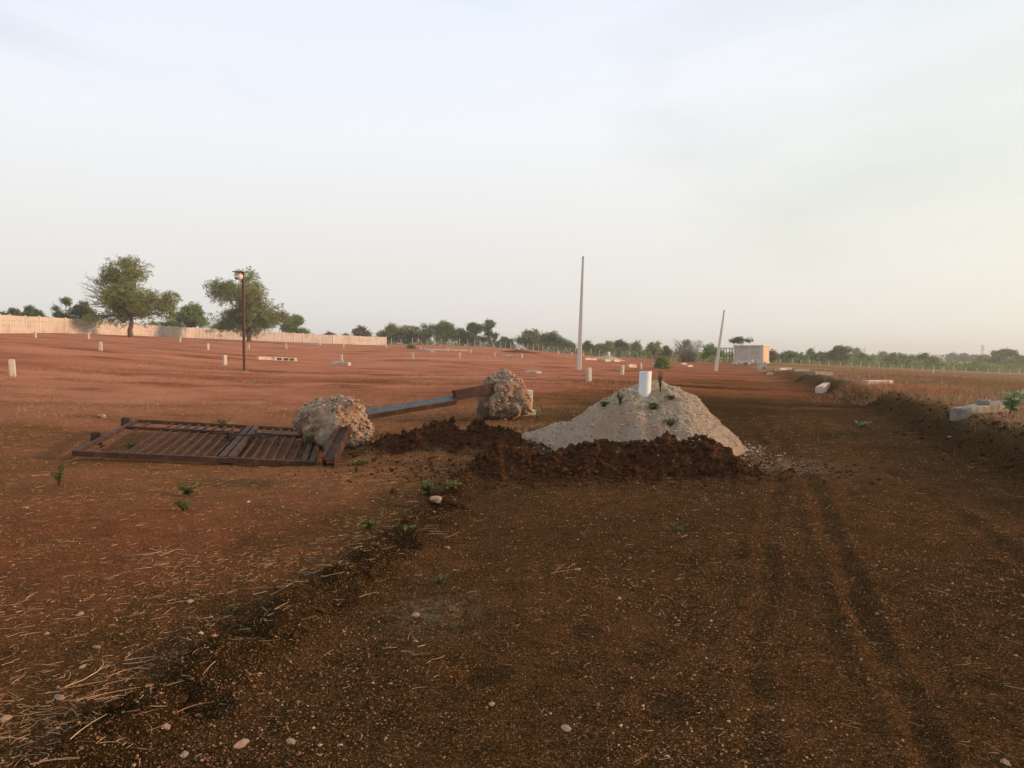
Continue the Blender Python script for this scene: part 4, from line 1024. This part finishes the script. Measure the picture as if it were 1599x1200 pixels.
# ------------------------------------------------------------------ ground litter and plants
r = np.random.default_rng(12)
n = 70000; yy = 2.0 + 16 * r.uniform(size=n) ** 2.0; xx = r.uniform(-1, 1, n) * (yy * .74 + .6)
ok = (fbm(xx * 1.3, yy * 1.3, 3, 201) + r.uniform(-.35, .35, n) > -.12); xx, yy = xx[ok], yy[ok]
sz = r.gamma(1.7, .00135, len(xx)) + .0012 + .0004 * yy
v, f, t = stones_batch(np.stack([xx, yy, height(xx, yy) + sz * .25], 1), sz, .7, False, r)
tag(link('gravel', mesh_np('gravel', v, f, M['pebble'], True, dict(tint=t ** 1.3))), 'fine rusty and pale gravel strewn over the near earth', 'gravel', kind='stuff')
n = 34000; yy = 2.2 + 15 * r.uniform(size=n) ** 1.3; xx = r.uniform(-1, 1, n) * (yy * .74 + .5)
wgt = .10 + .90 * sstep(.3, -.4, xx - berm_x(yy)); ok = r.uniform(size=n) < wgt * (.25 + np.clip(fbm(xx, yy, 3, 211) + .25, 0, 1) * 1.6); xx, yy = xx[ok], yy[ok]; n = len(xx)
v, f, t = straws_batch(np.stack([xx, yy, height(xx, yy) + .004], 1), r.uniform(0, 6.3, n), r.gamma(2, .018, n) + .012, np.full(n, .0011) + .00012 * yy, np.abs(r.normal(size=n)) * .16, r.normal(size=n) * .7, 3, r)
tag(link('straw_litter', mesh_np('straw_litter', v, f, M['straw'], False, dict(tint=t * .85))), 'short bits of dry straw strewn over the near earth', 'straw', kind='stuff')

def straw_clump(px, py, n, length, spread, label, yaw=None, lift=.12):
    n = max(5, int(n * .40)) if n > 4 else 1; length *= .8
    p = px_ground(px, py); r = np.random.default_rng(int(px * 3 + py))
    q = r.normal(size=(n, 2)) * spread; pts = np.stack([q[:, 0], q[:, 1], height(p[0] + q[:, 0], p[1] + q[:, 1]) - p[2] + .008], 1)
    yw = r.uniform(0, 6.3, n) if yaw is None else yaw + r.normal(size=n) * .45
    v, f, t = straws_batch(pts, yw, length * r.uniform(.35, 1.15, n), r.uniform(.0009, .0019, n) * (1 + p[1] * .05), np.abs(r.normal(size=n)) * lift, r.normal(size=n) * .6, 4, r)
    o = link('straw_clump', mesh_np('straw_clump', v, f, M['straw'], False, dict(tint=t)), None, p)
    tag(o, label, 'straw', 'clumps of dry straw')
for a in [(120, 1100, 26, .34, .10, 'long straw bundle lying at the lower left', .45), (150, 1075, 16, .24, .07, 'crossed straws behind the lower-left bundle', .6), (50, 1185, 12, .20, .08, 'straw in the bottom left corner', .1),
          (410, 925, 18, .26, .10, 'pale straw fan above the small green sprout', .9), (405, 975, 30, .15, .05, 'curly straw tangle right of the green sprout'), (330, 975, 26, .15, .035, 'small straw tuft left of the green sprout'),
          (300, 1030, 18, .2, .12, 'straw wisps left of the dark clod hole'), (230, 1112, 10, .2, .08, 'straight straws left of the bottom dark hole', .1), (190, 1040, 8, .18, .05, 'two straight straws on the left foreground', .15),
          (460, 985, 16, .17, .10, 'straw wisps along the dark clod line'), (555, 897, 14, .2, .07, 'bent pinkish straw left of the clod line'), (640, 820, 18, .28, .12, 'straw wisps beside the green weeds of the clod line', .2),
          (658, 1020, 14, .13, .07, 'straw on the pale ash patch'), (860, 900, 8, .22, .06, 'bent twig on the middle of the track', .5), (1195, 1013, 4, .10, .02, 'forked pale twig on the right track', .5),
          (1385, 858, 4, .16, .01, 'curved pale stalk between the tyre ruts', 1.6), (170, 1175, 10, .2, .09, 'loose straws at the bottom left'), (260, 870, 26, .3, .09, 'faint straw patch before the gate'), (60, 745, 5, .3, .05, 'single long straw at the left edge', .25)]:
    straw_clump(*a)
for a in [(700, 655, 14, 1.0, .12, 'dry branching stalks under the fallen far post', 2.9, .5), (672, 650, 10, .8, .1, 'dry stalks left under the fallen far post', 2.2, .5), (750, 670, 30, .7, .3, 'flattened dry straw before the far footing', 0.0, .06), (640, 745, 26, .5, .4, 'dry stalks on the red earth right of the gate', None, .1)]:
    straw_clump(*a)

def stones():
    sh = [clod_mesh(40 + k) for k in range(5)]
    for s in sh: s.polygons.foreach_set('use_smooth', np.zeros(len(s.polygons), bool)); s.materials.clear(); s.materials.append(M['stone']); s.name = 'stone'
    for i, (px, py, s, lab) in enumerate([
        (258, 1143, .030, 'pale stone left of the bottom dark hole'), (9, 1128, .026, 'pinkish stone at the bottom left edge'), (93, 1092, .030, 'brown rounded stone behind the long straw bundle'), (375, 1170, .034, 'pale stone under the bottom dark hole'),
        (125, 963, .024, 'small tan stone in the left foreground'), (73, 993, .020, 'small orange cubic stone in the left foreground'), (297, 941, .024, 'tan rounded stone above the straw tufts'), (151, 1017, .022, 'flat pinkish stone in the left foreground'),
        (128, 1047, .018, 'small orange stone in the left foreground'), (288, 1180, .018, 'small white stone near the bottom left'), (405, 1057, .020, 'pale stone right below the clod hole'), (682, 786, .085, 'largest dark stone with pale top in the clod line'),
        (902, 892, .024, 'small tan stone in the middle of the track'), (967, 938, .020, 'small reddish stone in the middle of the track'), (650, 965, .026, 'reddish flat stone near the pale ash patch'), (768, 1101, .022, 'reddish stone at the bottom middle'),
        (160, 652, .11, 'flat pale stone behind the left end of the gate'), (40, 797, .034, 'small white stone left of the gate'), (583, 693, .085, 'pinkish stone at the right foot of the near footing'), (885, 1140, .022, 'pale stone at the bottom middle right'),
        (1232, 900, .016, 'small pale stone left of the tyre ruts'), (1483, 687, .05, 'pale stone on the bank below the thick slab'), (806, 652, .10, 'pale stone at the foot of the far footing'), (700, 858, .025, 'pale pinkish stone right of the clod line'),
        (455, 1165, .02, 'small orange stone at the bottom left of the middle'), (1570, 1195, .03, 'pale rounded stone in the bottom right corner')]):
        s *= .72; p = px_ground(px, py); o = link('stone', sh[i % 5], None, p + np.array([0, 0, s * .12]), (.2, .1, i * 1.3)); o.scale = (s * 1.2, s * .85, s * .55)
        tag(o, lab, 'stone', 'loose stones on the near earth')
stones()

def weed(px, py, ht, wid, label, mat='weed', leaf=.03, n=60, name='weed', d=None):
    p = ground_pt(px, d) if d else px_ground(px, py); r = np.random.default_rng(int(px * 5 + py))
    root = empty(name, p); tag(root, label, 'weed', 'green weeds')
    mb = MB(); C, D = [], []
    n = int(n * 1.7); ns = max(4, int(n / 11))
    for k in range(ns):
        a = r.uniform(0, 6.3); e_ = np.array([math.cos(a) * wid * r.uniform(.2, 1) * .5, math.sin(a) * wid * r.uniform(.2, 1) * .5, ht * r.uniform(.55, 1)])
        m = e_ * np.array([.35, .35, .6]); mb.tube([(0, 0, -.02), m, e_], [.004, .003, .0015], 4)
        t = r.uniform(.15, 1, max(2, n // ns))[:, None]; q = np.where(t < .5, m * 2 * t, m + (e_ - m) * (2 * t - 1))
        C.append(q); D.append(np.concatenate([r.normal(size=(len(t), 2)), np.full((len(t), 1), .35)], 1))
    link('stem', mb.mesh('stem', M['weed']), root)
    if wid > 1.0:
        m = n * 2; q = r.normal(size=(m, 3)); q /= np.linalg.norm(q, axis=1)[:, None]; q *= r.uniform(.2, 1, (m, 1)) ** .5; q[:, 2] = np.abs(q[:, 2])
        C.append(q * np.array([wid / 2, wid / 2, ht]) * (1 + .3 * fbm(q[:, 0] * 3, q[:, 1] * 3 + q[:, 2], 2, 7))[:, None]); D.append(r.normal(size=(m, 3)))
    C, D = np.concatenate(C), np.concatenate(D); D /= np.linalg.norm(D, axis=1)[:, None]
    v, f, t = leaves_batch(C, leaf * .75 * r.uniform(.4, 1.3, len(C)), r, 2.2, 0, D)
    link('foliage', mesh_np('foliage', v, f, M[mat], False, dict(tint=t)), root)
for a in [(348, 674, .22, .35, 'green weed behind the gate top rail', 'weed', .035, 110), (480, 716, .10, .42, 'low green weed inside the right end of the gate', 'weed', .035, 120), (478, 712, .38, .10, 'tall flowering weed inside the gate', 'weed', .018, 50),
          (205, 702, .10, .3, 'low weed under the left gate bars', 'weed', .03, 60), (92, 760, .26, .16, 'upright green weed left of the gate', 'weed', .03, 60), (295, 775, .12, .22, 'green weed before the gate', 'weed', .035, 60), (286, 798, .10, .2, 'grassy weed just below the weed before the gate', 'weed', .03, 50),
          (560, 729, .07, .4, 'flat green weed right of the gate corner', 'weed', .03, 120), (360, 963, .035, .075, 'small bright green sprout in the left foreground', 'weed', .018, 30), (668, 775, .14, .3, 'green weed in the clod line, the largest there', 'weed', .04, 90), (705, 768, .10, .25, 'green weed behind the clod line boulder', 'weed', .035, 70),
          (575, 828, .09, .3, 'trailing green weed left of the clod line', 'weed', .025, 70), (640, 850, .07, .25, 'low green weed below the straw wisps', 'weed', .02, 50), (688, 915, .05, .10, 'small grassy sprout with a white pebble', 'weed', .02, 34), (1060, 833, .05, .2, 'small flat weed on the track before the soil ridge', 'weed', .022, 40),
          (360, 690, .08, .3, 'low weed under the middle of the gate', 'weed', .03, 60), (520, 706, .10, .25, 'weed between the gate end and the footing', 'weed', .03, 50), (838, 655, .28, .4, 'pale grassy weed left of the sand heap', 'weed_pale', .03, 70)]:
    weed(*a)
def heap_weed(px, py, d, ht, wid, lab, n=60, leaf=.025):
    p = world_at(px, py, d); q = p.copy()
    dd = np.linspace(10, 13.5, 200); pts = np.array([world_at(px, py, k) for k in dd]); hz_ = height(pts[:, 0], pts[:, 1]) + np.maximum(sand_h(pts[:, 0], pts[:, 1]), 0)
    k = np.argmax(pts[:, 2] < hz_); q = pts[k]
    r0 = empty('weed', q); bpy.data.objects.remove(r0)
    weed(px, py, ht, wid, lab, 'weed', leaf, n, d=float(q[1])); o = [x for x in COL.objects if x.get('label') == lab][0]; o.location = (float(q[0]), float(q[1]), float(hz_[k]) - .01)
for a in [(968, 634, 11.4, .24, .12, 'upright weed on the left of the sand heap'), (1021, 640, 11.2, .12, .22, 'bushy weed on the front of the sand heap', 90, .03), (943, 637, 11.5, .09, .16, 'low dark weed at the left shoulder of the sand heap'), (1031, 613, 11.6, .36, .10, 'tall thin weed right of the white pipe', 60, .02),
          (1048, 624, 11.6, .08, .2, 'flat weed on the right of the sand heap top'), (1048, 668, 10.8, .12, .3, 'greyish weed low on the sand heap by the soil ridge'), (910, 641, 12, .08, .15, 'tiny weed on the left lobe of the sand heap')]: heap_weed(*a)
weed(1577, 648, .40, .55, 'pale broad-leaved plant beside the thick slab', 'weed_pale', .10, 80, 'broad_leaved_plant')
weed(1034, 576, .9, 1.4, 'low green bush right of the white pipe on the red plot', 'leaf_olive', .12, 300, 'low_shrub')
weed(1346, 668, .12, .5, 'pale green weeds spilling down the bank', 'weed_pale', .03, 80)
weed(642, 545, .5, 1.3, 'small round weed on the far left plot', 'leaf_olive', .14, 120)
weed(228, 523, 1.2, 1.8, 'leafy young plant at the foot of the half-bare tree', 'weed', .22, 90, 'young_plant')

# standing dry grass along the right bank and on the plots
r = np.random.default_rng(31)
def dry_grass(name, fn, n, x0, x1, y0, y1, ln, mat, label):
    x, y = scatter_mask(n, fn, x0, x1, y0, y1, r); n = len(x)
    v, f, t = straws_batch(np.stack([x, y, height(x, y) - .01], 1), r.uniform(0, 6.3, n), ln * r.uniform(.4, 1.2, n), .0016 + .00013 * y, r.uniform(.6, 1.5, n), r.normal(size=n) * .8, 3, r)
    tag(link(name, mesh_np(name, v, f, M[mat], False, dict(tint=t))), label, 'dry grass', kind='stuff')
def bankm(x, y):
    e_ = x - bank_x(y); return np.clip(sstep(.3, .9, e_) * sstep(5.5, 1.5, e_) * (.35 + 2.2 * fbm(x / 1.1, y / 1.6, 3, 221)), 0, 1)
dry_grass('dry_grass', bankm, 9500, 6, 20, 8, 34, .32, 'straw', 'dry straw-coloured grass along the right edge of the track')
dry_grass('red_grass', lambda x, y: np.clip(1.2 - np.hypot((x - 11.2) / 1.6, (y - 22.5) / 2.6) + fbm(x, y, 2, 231), 0, 1), 3000, 8.5, 14, 18, 28, .42, 'straw_red', 'orange-red dry grass around the long thin slab')
dry_grass('stubble', lambda x, y: np.clip(.1 + 1.6 * fbm(x / 3, y / 1.6, 3, 241) - .12, 0, 1) * sstep(0, -1, x - berm_x(y)), 9000, -16, 9, 12, 34, .12, 'straw', 'short dry stubble on the red plot')
dry_grass('field_stubble', lambda x, y: np.clip(.15 + 2.0 * fbm(x / 5, y / 3, 3, 251), 0, 1) * (x > bank_x(y) + 1), 24000, 8, 60, 12, 80, .26, 'straw', 'short dry stubble on the right field')

# ------------------------------------------------------------------ haze
mh = bpy.data.materials.new('haze'); mh.use_nodes = True; nt = mh.node_tree; nt.nodes.clear()
vol = nt.nodes.new('ShaderNodeVolumePrincipled'); vol.inputs['Color'].default_value = (.95, .95, .93, 1); vol.inputs['Density'].default_value = .0006
vol.inputs['Anisotropy'].default_value = .3
nt.links.new(vol.outputs[0], nt.nodes.new('ShaderNodeOutputMaterial').inputs['Volume'])
zmin = float(GZ.min()) - 1.0
mb = MB(); mb.box((-3300, -420, zmin), (3300, 3500, 32.0))
hz_o = link('haze', mb.mesh('haze', mh)); tag(hz_o, 'thin warm haze over the whole plain', 'haze', kind='stuff')
print('TRIS', sum(len(o.data.loops) - 2 * len(o.data.polygons) for o in COL.objects if o.type == 'MESH'), GZ.min(), GZ.max(), nx, ny)
